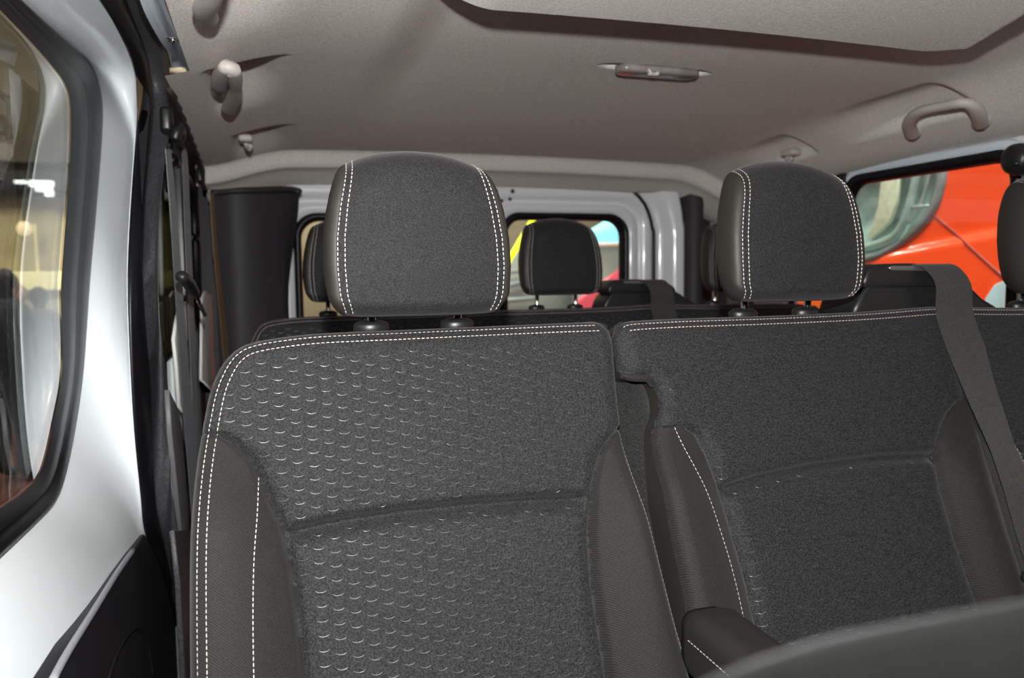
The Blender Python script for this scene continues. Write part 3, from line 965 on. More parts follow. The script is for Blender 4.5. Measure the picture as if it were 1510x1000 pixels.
def h1(a, b, d):
    dl, dr = a - lbX(b), rbX(b) - a
    tl = smooth((b - 0.09) / 0.12)
    h = np.zeros(np.shape(a))
    # left bolster, a long roll rising out of the seam
    wl_ = np.clip((lbX(b) - a) / np.maximum(lbX(b) + 0.064, 0.02), 0, 1)
    h = h + tl * 0.030 * np.sin(np.pi * np.clip(wl_ * 0.62, 0, 1)) * (dl < 0)
    wr2 = np.clip((a - rbX(b)) / 0.075, 0, 1)
    h = h + smooth((b - 0.12) / 0.12) * 0.026 * np.sin(np.pi * np.clip(wr2 * 0.60, 0, 1)) * (dr < 0)
    h = h - 0.006 * gauss(dl, 0.0038) * (b > 0.1) - 0.006 * gauss(dr, 0.0038) * (b > 0.122)
    h = h + pads(a, b, dl, dr, gr1f(a), 0.012, 0.338) * (dl > 0) * (dr > 0)
    # piped seam parallel to the edge
    h = h - 0.0012 * gauss(d - 0.0115, 0.0016) - 0.0006 * gauss(d - 0.0075, 0.001) - 0.0006 * gauss(d - 0.0155, 0.001)
    return h
# the two stitch rows follow the outline at a distance
def inset(curve, d):
    P = spline(curve, 160)
    T = np.gradient(P, axis=0)
    T /= np.linalg.norm(T, axis=1)[:, None]
    N = np.stack([-T[:, 1], T[:, 0]], 1)
    return P + N * d
full1 = [p for p in s1_left[::-1]] + s1_top[1:-1]
sm = [inset(full1, 0.0070), inset(full1, 0.0148)]
bs = [[(-0.0045, 0.147), (-0.007, 0.183), (-0.012, 0.238), (-0.0145, 0.327), (-0.015, BOT - 0.02)],
      [(0.3865, 0.127), (0.3865, 0.16), (0.3875, 0.195), (0.393, 0.254), (0.400, 0.325), (0.408, 0.394), (0.411, BOT - 0.02)]]
def em1(a, b, d):
    m = (d > 0.017) & (a - lbX(b) > 0.006) & (rbX(b) - a > 0.006) & (np.abs(b - gr1f(a)) > 0.0065)
    m &= (b > 0.028) & (b < 0.47)
    return m.astype(float)
br1, hf1 = backrest(seat1, s1_left, s1_top, s1_right, h1, reg1, 210, 280, 0.095, sm, bs, em1, (-0.045, 0.40, 0.02, 0.47), None)
guides(seat1, 0.165, 0.949)
hd1 = headrest(seat1, 0.165)
HD_ABS = tuple(abs_loc(hd1))
# hidden below the frame: cushion and base that carry the backrest
rbox('cushion', (0.46, 0.46, 0.14), (0.17, 0.44, 0.37), 0.04, M['insert'], seat1)
rbox('base', (0.36, 0.36, 0.30), (0.17, 0.52, 0.15), 0.02, M['black_plastic'], seat1)
# armrest on the inner side, folded down and pointing forward
arm = [(-0.0, 0), (0.03, 0.004), (0.06, 0.0)]
aw = []
for t in np.linspace(0, 1, 16):
    y = 0.672 - 0.30 * t
    z = 0.634 - 0.006 * t
    k = 1.0 if 0.05 < t < 0.93 else 0.82
    ring_ = [(0.420 + p[0] * k, y, z + p[1] * k) for p in rrect(0, 0, 0.030, 0.034, 0.016, 32)]
    aw.append(ring_)
ar = loft('armrest', aw, plain('black_armrest_vinyl', (0.011, 0.0105, 0.010), 0.6, bump=0.2, bscale=700), seat1, closed=True, caps=True)
V, Fc = [], []
for j in range(50):
    y0 = 0.650 - j * 0.0055
    z = 0.6425 - 0.006 * (0.672 - y0) / 0.3
    b = len(V)
    x = 0.3902
    V += [(x, y0, z - 0.0005), (x - 0.0007, y0, z), (x, y0, z + 0.0005), (x, y0 - 0.0036, z - 0.0005), (x - 0.0007, y0 - 0.0036, z), (x, y0 - 0.0036, z + 0.0005)]
    Fc += [(b, b + 1, b + 4, b + 3), (b + 1, b + 2, b + 5, b + 4)]
tag(mobj('stitching', V, Fc, M['thread'], ar), kind='stuff')

# ---- double bench with middle and far seat
bench = empty('bench_seat', (0.885, 0.80, 0.0), 'dark cloth double bench seat with belt tower on its top edge', 'seat', 'van seats')
BX0, BX1 = 0.408, 1.372
b_left = [(0.404, 0.004), (0.397, 0.010), (0.396, 0.03), (0.397, 0.060), (0.403, 0.068), (0.425, 0.070), (0.437, 0.076), (0.4395, 0.106), (0.427, 0.132), (0.4215, 0.17), (0.418, 0.227), (0.4215, 0.30), (0.422, 0.36), (0.420, 0.42), (0.420, BOT)]
b_top = [(0.404, 0.004), (0.415, -0.001), (0.482, -0.003), (0.6, -0.003), (0.721, -0.004), (0.80, -0.006), (0.885, -0.009), (0.97, -0.006), (1.05, -0.004), (1.25, -0.002), (1.34, 0.005), (1.362, 0.018)]
b_right = [(1.362, 0.018), (1.375, 0.035), (1.385, 0.06), (1.393, 0.12), (1.396, 0.25), (1.395, 0.4), (1.393, BOT)]
c1X = pick([(0.128, 0.40), (0.1295, 0.455), (0.132, 0.468), (0.141, 0.480), (0.165, 0.489), (0.197, 0.496), (0.236, 0.501), (0.304, 0.509), (0.397, 0.514), (0.6, 0.516)])
c2X = pick([(0.123, 0.89), (0.125, 0.880), (0.142, 0.855), (0.158, 0.840), (0.175, 0.828), (0.20, 0.818), (0.234, 0.813), (0.293, 0.816), (0.343, 0.821), (0.383, 0.826), (0.6, 0.835)])
c3X = lambda b: 1.775 - c2X(b)
c4X = pick([(0.10, 1.42), (0.104, 1.373), (0.118, 1.352), (0.14, 1.335), (0.18, 1.318), (0.24, 1.308), (0.35, 1.302), (0.6, 1.30)])
gr2 = pick([(0.498, 0.206), (0.551, 0.197), (0.629, 0.1905), (0.732, 0.188), (0.824, 0.1925), (0.95, 0.193), (1.05, 0.189), (1.15, 0.190), (1.25, 0.194), (1.31, 0.20)])
def reg2(a, b):
    r = np.zeros(a.shape, int)
    r[(b > 0.1285) & (a < c1X(b))] = 1
    r[(b > 0.123) & (a > c2X(b)) & (a <= 0.8875)] = 2
    r[(b > 0.123) & (a < c3X(b)) & (a > 0.8875)] = 3
    r[(b > 0.1) & (a > c4X(b))] = 4
    return r
def h2(a, b, d):
    h = np.zeros(np.shape(a))
    t1 = smooth((b - 0.125) / 0.10)
    w1 = np.clip((c1X(b) - a) / 0.085, 0, 1)
    h = h + t1 * 0.026 * np.sin(np.pi * np.clip(w1 * 0.62, 0, 1)) * (a < c1X(b))
    t2 = smooth((b - 0.123) / 0.12)
    for s_, cX in ((1, c2X), (-1, c3X)):
        w2 = np.clip(s_ * (a - cX(b)) / 0.072, 0, 1)
        m_ = (a <= 0.8875) if s_ > 0 else (a > 0.8875)
        h = h + t2 * 0.024 * np.sin(np.pi * np.clip(w2 * 0.85, 0, 1)) * m_
    w4 = np.clip((a - c4X(b)) / 0.085, 0, 1)
    h = h + smooth((b - 0.1) / 0.12) * 0.028 * np.sin(np.pi * np.clip(w4 * 0.62, 0, 1))
    h = h - 0.006 * gauss(a - 0.8875, 0.004) * t2
    for cX, b0 in ((c1X, 0.13), (c2X, 0.125), (c3X, 0.125), (c4X, 0.1)):
        h = h - 0.006 * gauss(a - cX(b), 0.0038) * (b > b0)
    ins1 = (a > c1X(b)) & (a < c2X(b)) & (a < 0.8875)
    ins2 = (a > c3X(b)) & (a < c4X(b)) & (a > 0.8875)
    h = h + pads(a, b, a - c1X(b), c2X(b) - a, gr2(a), 0.492, 0.832) * ins1
    h = h + pads(a, b, a - c3X(b), c4X(b) - a, gr2(a), 0.945, 1.31) * ins2
    h = h - 0.0012 * gauss(d - 0.0115, 0.0016) - 0.0006 * gauss(d - 0.0075, 0.001) - 0.0006 * gauss(d - 0.0155, 0.001)
    return h
full2 = b_top
sm2 = [inset(full2, 0.0070), inset(full2[0:], 0.0148)]
bs2 = [[(0.4515, 0.131), (0.456, 0.15), (0.469, 0.202), (0.4785, 0.25), (0.485, 0.293), (0.489, 0.372), (0.490, BOT - 0.02)],
       [(0.936, 0.126), (0.943, 0.17), (0.950, 0.23), (0.953, 0.30), (0.954, BOT - 0.03)]]
def em2(a, b, d):
    ins = ((a > c1X(b) + 0.005) | (b < 0.12)) & ((a < c2X(b) - 0.006) | (a > c3X(b) + 0.006) | (b < 0.115)) & (a < c4X(b) - 0.006)
    m = (d > 0.017) & ins & (np.abs(b - gr2(a)) > 0.0065) & (b > 0.02) & (b < 0.47) & ~((a < 0.452) & (b > 0.055))
    return m.astype(float)
br2, hf2 = backrest(bench, b_left, b_top, b_right, h2, reg2, 430, 280, 0.095, sm2, bs2, em2, (0.41, 1.39, 0.02, 0.47), None)
guides(bench, 0.636, 0.951)
guides(bench, 1.108, 0.951)
for hx in (0.636, 1.108):
    headrest(bench, hx, (hd1, HD_ABS)).location.z += 0.006
rbox('cushion', (0.94, 0.46, 0.14), (0.90, 0.44, 0.37), 0.04, M['insert'], bench)
rbox('base', (0.80, 0.36, 0.30), (0.90, 0.52, 0.15), 0.02, M['black_plastic'], bench)
# carpeted flank seen in the gap between the two backrests
q = [sp(np.array(a), np.array(b), np.array(-0.030)) for a, b in ((0.3985, 0.055), (0.45, 0.055), (0.45, 0.5), (0.4185, 0.5), (0.414, 0.40), (0.4075, 0.32), (0.399, 0.25), (0.3955, 0.15))]
slab('carpet_flank', q, -SN * 0.03, M['carpet'], br2)
# padded fold at the top of the notch
fp = [sp(np.array(a), np.array(b), np.array(h)) for a, b, h in ((0.398, 0.064, -0.008), (0.412, 0.069, -0.006), (0.430, 0.071, -0.005), (0.438, 0.078, -0.010))]
tube('notch_fold', fp, 0.0045, M['twill'], br2, sides=8, n=14)

# belt tower on the bench top edge, between the two seats
def tower(root, name_prefix=''):
    def zz(pts, Y): return [ony(p[0], p[1], Y) for p in pts]
    low = [(1258, 470), (1264, 448), (1272, 432), (1284, 418), (1424, 418), (1438, 426), (1452, 440), (1472, 452), (1480, 470)]
    b_ = slab('belt_tower', zz(low, 0.842), (0, 0.075, 0), M['black_plastic'], root, bev=0.008, seg=4)
    cap = [(1274, 424), (1276, 410), (1281, 399), (1290, 392), (1310, 389), (1345, 388), (1375, 390), (1400, 394), (1418, 401), (1428, 410), (1431, 422)]
    slab('tower_cap', zz(cap, 0.836), (0, 0.080, 0), M['black_plastic'], b_, bev=0.006, seg=4)
    slot = [(1312, 395), (1316, 392), (1380, 392), (1384, 396), (1380, 400), (1316, 399)]
    slab('belt_slot', zz(slot, 0.8335), (0, 0.006, 0), plain('satin_steel', (0.30, 0.30, 0.29), 0.3, metal=0.8), b_, bev=0.0008)
    return b_
tower(bench)
# webbing over the tower and down the backrest to its buckle
pts = [(0.868, 0.845, 1.006), (0.874, 0.832, 1.010), (0.884, 0.822, 1.000), (0.893, 0.816, 0.98)]
path = [np.array(p) for p in pts]
for a, b, h in ((0.898, 0.01, 0.010), (0.897, 0.06, 0.014), (0.893, 0.12, 0.022), (0.890, 0.18, 0.032), (0.894, 0.26, 0.036), (0.901, 0.338, 0.034)):
    path.append(sp(np.array(a), np.array(b), np.array(h)))
wd = [(1, 0, 0)] * 4 + [(1, 0.12, 0), (1, 0.15, 0), (1, 0.2, 0), (1, 0.12, 0), (1, 0.0, 0), (1, 0.0, 0)]
bw = ribbon('belt_webbing', path, wd, [0.060, 0.060, 0.064, 0.066, 0.064, 0.058, 0.052, 0.050, 0.050, 0.050], 0.0016, M['webbing'], bench, n=90)
pb = sp(np.array(0.902), np.array(0.349), np.array(0.036))
rt = Matrix.Rotation(RHO, 3, 'X')
rbox('belt_stop', (0.074, 0.014, 0.016), pb, 0.005, M['black_plastic'], bw, rot=rt)

# ---- third row: copies further back
DY = 0.845
s3 = copy_tree(seat1, (0.026, DY, -0.022))
s3['label'] = 'shadowed rear row seat in front of the charcoal pillar'
b3 = copy_tree(bench, (0.026, DY, -0.022))
b3['label'] = 'shadowed rear row bench seat with belt tower near the dark pillar'

for root_ in (s3, b3):
    for ch in root_.children:
        if ch.name.startswith('headrest'):
            ch.location.z += 0.013
# ------------------------------------------------------------------ front seat shoulder at the lens
fs = empty('front_seat', (0.35, 0.12, 0.0), 'blurred dark grey front seat shoulder at the lower right corner', 'seat')
rows = []
for k, (dy, sh) in enumerate(((0.062, 0.022), (0.066, 0.009), (0.078, 0.002), (0.095, 0.0), (0.120, 0.002), (0.135, 0.010), (0.142, 0.024))):
    out = []
    for t in np.linspace(0, 1, 40):
        X = 0.040 + sh + (0.49 - 2 * sh) * t
        c = min(t, 1 - t) * 0.49
        z = 0.9312 - sh - 0.030 * (1 - math.sqrt(max(0, 1 - (max(0, 0.08 - c) / 0.08) ** 2)))
        out.append((X, dy, z))
    out += [(0.53 - sh, dy, 0.4), (0.04 + sh, dy, 0.4)]
    rows.append(out)
loft('backrest', rows, M['frontseat'], fs, closed=True, caps=True)
rbox('base', (0.48, 0.30, 0.42), (0.31, -0.02, 0.21), 0.03, M['frontseat'], fs)

# ------------------------------------------------------------------ fittings on the roof
def grab_handle(pts, rad, label, base_pts):
    h = empty('grab_handle', pts[0], label, 'handle', 'roof grab handles')
    tube('grip', pts, rad, M['grey_plastic'], h, sides=16, n=44, sx=1.0, sy=0.8)
    for b in base_pts:
        rbox('hinge_foot', (0.022, 0.034, 0.026), b, 0.008, M['grey_plastic'], h)
    return h
def foot(p):
    return np.array([p[0], p[1], float(ceil_z(np.array(p[0]), np.array(p[1]))) - 0.004])
R_h = [onceil(1346, 200, 0.02), onceil(1341, 182, 0.045), onceil(1356, 165, 0.06), onceil(1395, 156, 0.065), onceil(1424, 152, 0.065), onceil(1441, 165, 0.05), onceil(1446, 184, 0.02)]
grab_handle(R_h, [0.014, 0.014, 0.0125, 0.011, 0.012, 0.0145, 0.014], 'pale grey grab handle above the right side window', [foot(R_h[0]), foot(R_h[-1])])
L_h = [onceil(324, 126, 0.05), onceil(328, 112, 0.08), onceil(338, 98, 0.11), onceil(346, 116, 0.13), onceil(346, 140, 0.11), onceil(337, 162, 0.06)]
grab_handle(L_h, [0.0135, 0.0135, 0.011, 0.009, 0.012, 0.0125], 'pale grey grab handle on the left roof edge above the belts', [foot(L_h[0]), foot(L_h[-1])])
F_h = [onceil(306, 27, 0.03), onceil(302, 14, 0.06), onceil(312, -8, 0.09), onceil(322, -60, 0.09), onceil(322, -150, 0.05)]
grab_handle(F_h, [0.012, 0.012, 0.010, 0.010, 0.012], 'pale grey grab handle end at the top left nearest the camera', [foot(F_h[0]), foot(F_h[-1])])
def coat_hook(p, n, label):
    h = empty('coat_hook', p, label, 'hook', 'roof coat hooks')
    p = np.array(p)
    rbox('mount', (0.03, 0.05, 0.016), p + np.array([0, 0, 0.004]), 0.007, M['grey_plastic'], h)
    tube('hook', [p + np.array([0, 0.012, 0]), p + np.array([0.004 * n, 0.006, -0.012]), p + np.array([0.008 * n, -0.006, -0.018]), p + np.array([0.010 * n, -0.018, -0.010])], [0.006, 0.006, 0.005, 0.006], M['grey_plastic'], h, sides=10, n=18)
coat_hook(onceil(362, 208, 0.02), 1, 'small grey hook in a headliner pocket on the left')
coat_hook(onceil(1166, 228, 0.02), -1, 'small grey hook in a headliner pocket on the right')
# dome lamp
dl = empty('dome_lamp', (0.685, 1.262, 1.36), 'slim smoky dome lamp set into the grey headliner', 'lamp')
rows = []
for z, m in ((1.362, 0.0), (1.354, 0.0), (1.3505, 0.003), (1.3495, 0.008)):
    rows.append([(p[0], p[1], z) for p in rrect(0.685, 1.258, 0.080 - m, 0.021 - m, 0.02 - m, 48)])
loft('lens', rows, M['lamp_lens'], dl, closed=True, caps=True)
q = onz(962, 106, 1.347)
tube('switch', [(q[0] - 0.006, q[1], 1.351), (q[0] - 0.006, q[1], 1.345), (q[0] + 0.006, q[1] + 0.002, 1.344), (q[0] + 0.012, q[1] + 0.002, 1.346)], [0.003, 0.0045, 0.003, 0.0042], M['grey_plastic'], dl, sides=10, n=14)

# ------------------------------------------------------------------ belts hanging on the left
def hanging_belt(label, anchor, straps, mat, tongue=None):
    h = empty('seat_belt', anchor, label, 'seat belt', 'belts hanging on the left wall')
    a = np.array(anchor)
    rbox('anchor_cover', (0.018, 0.04, 0.040), a + np.array([-0.012, 0.0, 0.030]), 0.006, M['black_plastic'], h)
    tube('guide_loop', [a + np.array([0, -0.022, -0.004]), a + np.array([0.006, -0.020, 0.012]), a + np.array([0.006, 0.0, 0.018]), a + np.array([0.006, 0.020, 0.012]), a + np.array([0, 0.022, -0.004])], 0.0095, M['black_plastic'], h, sides=12, n=22)
    for st, wdv, wdt in straps:
        ribbon('belt_webbing', st, wdv, wdt, 0.0016, mat, h, n=60)
    return h
XB = -0.118
A1 = onx(259, 206, XB)
b1 = hanging_belt('slate belt hanging in two strands with a latch tongue', A1,
                  [([onx(248, 222, XB - 0.004), onx(256, 320, XB), onx(263, 420, XB), onx(272, 540, XB), onx(284, 690, XB), onx(292, 810, XB)], [(0.10, 1, 0), (0.16, 1, 0), (0.24, 1, 0), (0.20, 1, 0)], [0.040, 0.044, 0.047, 0.047]),
                   ([onx(262, 208, XB + 0.004), onx(272, 226, XB), onx(276, 320, XB), onx(280, 420, XB), onx(285, 540, XB), onx(291, 690, XB), onx(297, 810, XB)], [(0.06, 1, 0), (0.14, 1, 0), (0.12, 1, 0), (0.10, 1, 0)], [0.046, 0.047, 0.047, 0.047])], M['webbing_blue'])
pz = [onx(268, 408, XB + 0.02), onx(277, 416, XB + 0.022), onx(287, 432, XB + 0.024)]
tg = tube('latch_tongue', pz, [0.0085, 0.0095, 0.0080], M['black_plastic'], b1, sides=12, n=16)
tube('tongue_blade', [onx(287, 432, XB + 0.024), onx(302, 464, XB + 0.026)], [0.0035, 0.004], M['chrome'], tg, sides=8)
A2 = onx(304, 276, -0.112)
hanging_belt('tan belt hanging from the rear anchor beside the charcoal pillar', A2,
             [([onx(312, 285, -0.088), onx(318, 370, -0.084), onx(325, 440, -0.080), onx(333, 520, -0.076), onx(341, 610, -0.072)], [(0.12, 1, 0), (0.16, 1, 0), (0.25, 1, 0), (0.3, 1, 0)], 0.045)], M['webbing_tan'])
# belt anchor on the right edge
p = onx(1502, 235, 1.36)
h = empty('belt_anchor', p, 'round black belt anchor at the right edge above the headrest', 'belt anchor')
lathe('cover', [(0.0001, -0.022), (0.020, -0.020), (0.028, -0.012), (0.030, 0.0), (0.030, 0.09)], p, M['black_plastic'], h, n=24, axis='x')
lathe('bolt', [(0.0001, -0.006), (0.004, -0.005), (0.005, 0.0)], onx(1500, 241, 1.33), M['black_plastic'], h, n=12, axis='x')

# ------------------------------------------------------------------ outside: the exhibition hall
o = rbox('wall_hall', (40, 0.2, 9), (4, 14.1, 3.9), 0.0, M['hallwall'])
tag(o, 'beige end wall of the exhibition hall', 'wall', kind='structure')
o = rbox('floor_hall', (40, 34, 0.1), (4, 3, -0.62), 0.0, M['red_carpet'])
tag(o, 'red carpeted floor of the exhibition hall', 'floor', kind='structure')
YH = 12.5
def hp(px, py, Y=YH): return ony(px, py, Y)
def hbox(name, px0, py0, px1, py1, Y, t, mat, parent):
    a, b = hp(px0, py0, Y), hp(px1, py1, Y)
    return rbox(name, (abs(b[0] - a[0]), t, abs(a[2] - b[2])), ((a[0] + b[0]) / 2, Y, (a[2] + b[2]) / 2), 0.02, mat, parent)
st = empty('trade_stand', hp(30, 270), 'distant trade stand with black fascia, lit white sign and globe lamp', 'stand')
hbox('fascia', -120, 250, 330, 288, YH, 0.4, M['beam'], st)
hbox('lit_ledge', -120, 402, 330, 424, YH, 0.3, M['lamp_yellow'], st)
hbox('back_panel', -120, 288, 330, 402, YH + 0.3, 0.1, plain('tan_stand_panel', (0.55, 0.46, 0.26), 0.8, noise=0.2, nscale=0.8), st)
hbox('counter', -120, 424, 330, 640, YH + 0.2, 0.4, plain('pale_stand_counter', (0.40, 0.36, 0.24), 0.8), st)
hbox('post', 52, 330, 55, 402, YH, 0.05, M['lamp_yellow'], st)
hbox('canopy', -160, -60, 330, 250, YH - 0.1, 0.2, plain('brown_stand_canopy', (0.12, 0.10, 0.075), 0.9, noise=0.25, nscale=0.7), st)
for px0, py0, px1, py1 in ((21, 266, 40, 271), (42, 266, 80, 276), (52, 274, 78, 283), (66, 281, 80, 290)):
    hbox('lit_letter', px0, py0, px1, py1, YH - 0.25, 0.08, M['lamp_white'], st)
q = hp(36, 337, YH - 0.1)
gl = st
bm = bmesh.new(); bmesh.ops.create_uvsphere(bm, u_segments=20, v_segments=12, radius=0.10); bmesh.ops.translate(bm, verts=bm.verts, vec=Vector(q))
flip_ok('globe', bm, M['lamp_warm'], gl)
tube('stem', [q + np.array([0, 0, 0.09]), np.array([q[0], q[1], hp(36, 250, YH - 0.1)[2] - 0.004])], 0.012, M['beam'], gl, sides=8)

def person(px, py, Y, turn, label):
    """standing visitor; head centre at the traced point, feet on the hall floor"""
    hc = ony(px, py, Y)
    zf = -0.57
    Hh = hc[2] + 0.11 - zf
    s = Hh / 1.75
    root = empty('person', (hc[0], hc[1], zf), label, 'person')
    def J(x, y, z):
        c, sn = math.cos(turn), math.sin(turn)
        return (hc[0] + s * (x * c - y * sn), hc[1] + s * (x * sn + y * c), zf + s * z)
    verts = [J(0, 0, 0.95), J(0, 0, 1.12), J(0, 0, 1.34), J(0, 0, 1.46), J(0, -0.01, 1.52), J(0, -0.01, 1.58), J(0, -0.015, 1.66), J(0, -0.005, 1.73),
             J(0.17, 0, 1.42), J(0.22, 0.01, 1.15), J(0.22, -0.05, 0.92), J(0.22, -0.07, 0.83),
             J(-0.17, 0, 1.42), J(-0.22, 0.01, 1.15), J(-0.22, -0.05, 0.92), J(-0.22, -0.07, 0.83),
             J(0.09, 0, 0.90), J(0.10, 0, 0.50), J(0.10, 0.02, 0.09), J(0.10, -0.12, 0.04),
             J(-0.09, 0, 0.90), J(-0.10, 0, 0.50), J(-0.10, 0.02, 0.09), J(-0.10, -0.12, 0.04)]
    edges = [(0, 1), (1, 2), (2, 3), (3, 4), (4, 5), (5, 6), (6, 7), (3, 8), (8, 9), (9, 10), (10, 11), (3, 12), (12, 13), (13, 14), (14, 15), (0, 16), (16, 17), (17, 18), (18, 19), (0, 20), (20, 21), (21, 22), (22, 23)]
    rad = [0.15, 0.14, 0.16, 0.10, 0.055, 0.075, 0.085, 0.06, 0.07, 0.05, 0.04, 0.035, 0.07, 0.05, 0.04, 0.035, 0.10, 0.075, 0.05, 0.045, 0.10, 0.075, 0.05, 0.045]
    me = bpy.data.meshes.new('body')
    me.from_pydata(verts, edges, [])
    ob = bpy.data.objects.new('body', me)
    COL.objects.link(ob)
    mod = ob.modifiers.new('skin', 'SKIN')
    mod.use_smooth_shade = True
    for i, v in enumerate(me.skin_vertices[0].data):
        v.radius = (rad[i] * s, rad[i] * s)
        v.use_root = (i == 0)
    sub = ob.modifiers.new('sub', 'SUBSURF'); sub.levels = 2; sub.render_levels = 2
    me.materials.append(M['dark_suit'])
    setpar(ob, root)
    # face and hair over the head
    hz = np.array(J(0, -0.02, 1.635))
    fwd = np.array(J(0, -1, 1.635)) - np.array(J(0, 0, 1.635)); fwd /= np.linalg.norm(fwd)
    def egg(name, mat, cen, rx, ry, rz):
        bm = bmesh.new()
        bmesh.ops.create_uvsphere(bm, u_segments=20, v_segments=14, radius=1)
        bmesh.ops.scale(bm, vec=(rx * s, ry * s, rz * s), verts=bm.verts)
        bmesh.ops.rotate(bm, verts=bm.verts, matrix=Matrix.Rotation(turn, 3, 'Z'), cent=(0, 0, 0))
        bmesh.ops.translate(bm, verts=bm.verts, vec=Vector(cen))
        return flip_ok(name, bm, mat, root)
    fc = egg('face', M['skin'], hz + fwd * 0.012 * s, 0.078, 0.098, 0.115)
    egg('hair', M['hair'], hz - fwd * 0.014 * s + np.array([0, 0, 0.022 * s]), 0.086, 0.098, 0.112)
    egg('nose', M['skin'], hz + fwd * 0.112 * s - np.array([0, 0, 0.01 * s]), 0.013, 0.016, 0.024)
    return root
person(6, 420, 7.0, math.radians(150), 'person in dark clothes seen from behind beyond the left window')
person(24, 434, 10.0, math.radians(80), 'person in a dark jacket turned sideways at the distant stand')
person(57, 442, 8.5, math.radians(170), 'person in dark clothes beside the pillar reflection in the glass')

# red van parked across, seen through the right window
rv = empty('red_van', (3.2, 2.5, -0.57), 'bright red van parked outside the right side window', 'car')
XR = 2.30
def redsurf(Y, Z):
    """front-corner skin: x as a function of y and z, wrapping round towards small y and leaning back with height"""
    x = XR + 0.05 * smooth((1.25 - Z) / 0.5) * -1 + 0.10 * np.clip(Z - 1.2, 0, 9) ** 1.3
    x = x + 0.55 * np.clip((1.95 - Y) / 0.55, 0, 2) ** 2.2
    x = x + 0.02 * smooth((Z - (1.08 + 0.12 * (2.2 - Y))) / 0.03)
    x = x + 0.25 * smooth((0.55 - Z) / 0.5) * 0
    return x
yy = np.linspace(1.25, 4.1, 230)
zz_ = np.linspace(-0.35, 1.75, 180)
# bonnet, windscreen and body behind the nose
prof = [(2.36, 1.75), (2.75, 1.85), (3.05, 1.92)]
rbox('cab', (2.4, 2.3, 1.0), (4.35, 2.75, 1.8), 0.15, M['red_paint'], rv)
rbox('bonnet', (1.0, 2.5, 0.25), (2.95, 2.75, 1.70), 0.08, M['red_paint'], rv)
rbox('body', (3.0, 2.3, 1.9), (4.2, 2.75, 0.6), 0.12, M['red_paint'], rv)
slab('windscreen', [(3.1, 1.75, 1.78), (3.1, 3.75, 1.78), (3.32, 3.65, 2.25), (3.32, 1.85, 2.25)], (0.01, 0, 0.004), M['tinted'], rv)
for wx, wy in ((3.1, 1.62), (3.1, 3.88)):
    wv = lathe('wheel', [(0.0001, -0.10), (0.20, -0.10), (0.30, -0.09), (0.33, -0.05), (0.33, 0.05), (0.30, 0.09), (0.0001, 0.09)], (wx, wy, -0.24), M['rubber'], rv, n=32, axis='y')
    lathe('rim', [(0.0001, -0.11), (0.17, -0.105), (0.20, -0.09), (0.20, 0.09), (0.0001, 0.10)], (wx, wy, -0.24), M['chrome'], wv, n=20, axis='y')
def onred(px, py, dx=0.0):
    p = onx(px, py, XR)
    for _ in range(12):
        p = onx(px, py, float(redsurf(np.array(p[1]), np.array(p[2]))) + dx)
    return p
hl_px = [(1180, 300), (1190, 240), (1240, 215), (1320, 205), (1380, 215), (1392, 240), (1390, 268), (1383, 295), (1370, 320), (1350, 343), (1325, 362), (1295, 378), (1262, 387), (1225, 385), (1195, 350)]
out_ = resample(np.array([onred(*p) for p in hl_px + hl_px[:1]]), 61)[:-1]
cen = out_.mean(0)
def inside(y, z, poly):
    c = False
    n_ = len(poly)
    for i in range(n_):
        y0, z0 = poly[i][1], poly[i][2]
        y1, z1 = poly[(i + 1) % n_][1], poly[(i + 1) % n_][2]
        if (z0 > z) != (z1 > z) and y < (y1 - y0) * (z - z0) / (z1 - z0) + y0:
            c = not c
    return c
V = [(float(redsurf(np.array(y), np.array(z))), y, z) for z in zz_ for y in yy]
Fc = []
ny = len(yy)
for i in range(len(zz_) - 1):
    for j in range(ny - 1):
        if not inside((yy[j] + yy[j + 1]) / 2, (zz_[i] + zz_[i + 1]) / 2, out_):
            Fc.append((i * ny + j, i * ny + j + 1, (i + 1) * ny + j + 1, (i + 1) * ny + j))
mobj('body_front', V, Fc, M['red_paint'], rv)
def scl(f, dx): return [cen + (p - cen) * f + np.array([dx, 0, 0]) for p in out_]
rows = [scl(1.05, 0.02), scl(1.045, -0.008), scl(1.0, -0.016), scl(0.955, -0.014), scl(0.945, 0.01)]
hl = loft('headlight', rows, plain('headlight_bezel', (0.20, 0.23, 0.23), 0.3), rv, closed=True)
rows = [scl(0.96, 0.0), scl(0.86, 0.035), scl(0.7, 0.06), scl(0.4, 0.075), scl(0.05, 0.08), scl(0.0005, 0.08)]
loft('bowl', rows, M['headlamp_bowl'], hl, closed=True)
bl = [(1276, 350), (1284, 335), (1294, 305), (1300, 255), (1324, 255), (1321, 300), (1312, 326), (1296, 342), (1284, 352)]
slab('reflector_blade', [onred(p[0], p[1], 0.015) for p in bl], (0.02, 0, 0), M['cream_blade'], hl, bev=0.004)
arc = [(1262, 368), (1290, 362), (1318, 350), (1334, 325), (1344, 295), (1352, 262), (1356, 235)]
tube('chrome_arc', [onred(p[0], p[1], 0.005) for p in arc], [0.010, 0.017, 0.020, 0.016, 0.017, 0.017, 0.017], plain('pale_mint_trim', (0.62, 0.78, 0.72), 0.25, metal=0.3), hl, sides=10, n=30)
arc2 = [(1340, 330), (1358, 300), (1370, 262), (1374, 235)]
tube('inner_arc', [onred(p[0], p[1], 0.008) for p in arc2], 0.006, plain('silver_trim', (0.7, 0.74, 0.72), 0.25, metal=0.5), hl, sides=8, n=20)
tube('cross_bar', [onred(1338, 306, 0.004), onred(1376, 303, 0.004)], 0.006, plain('silver_bar', (0.7, 0.74, 0.72), 0.25, metal=0.5), hl, sides=8)
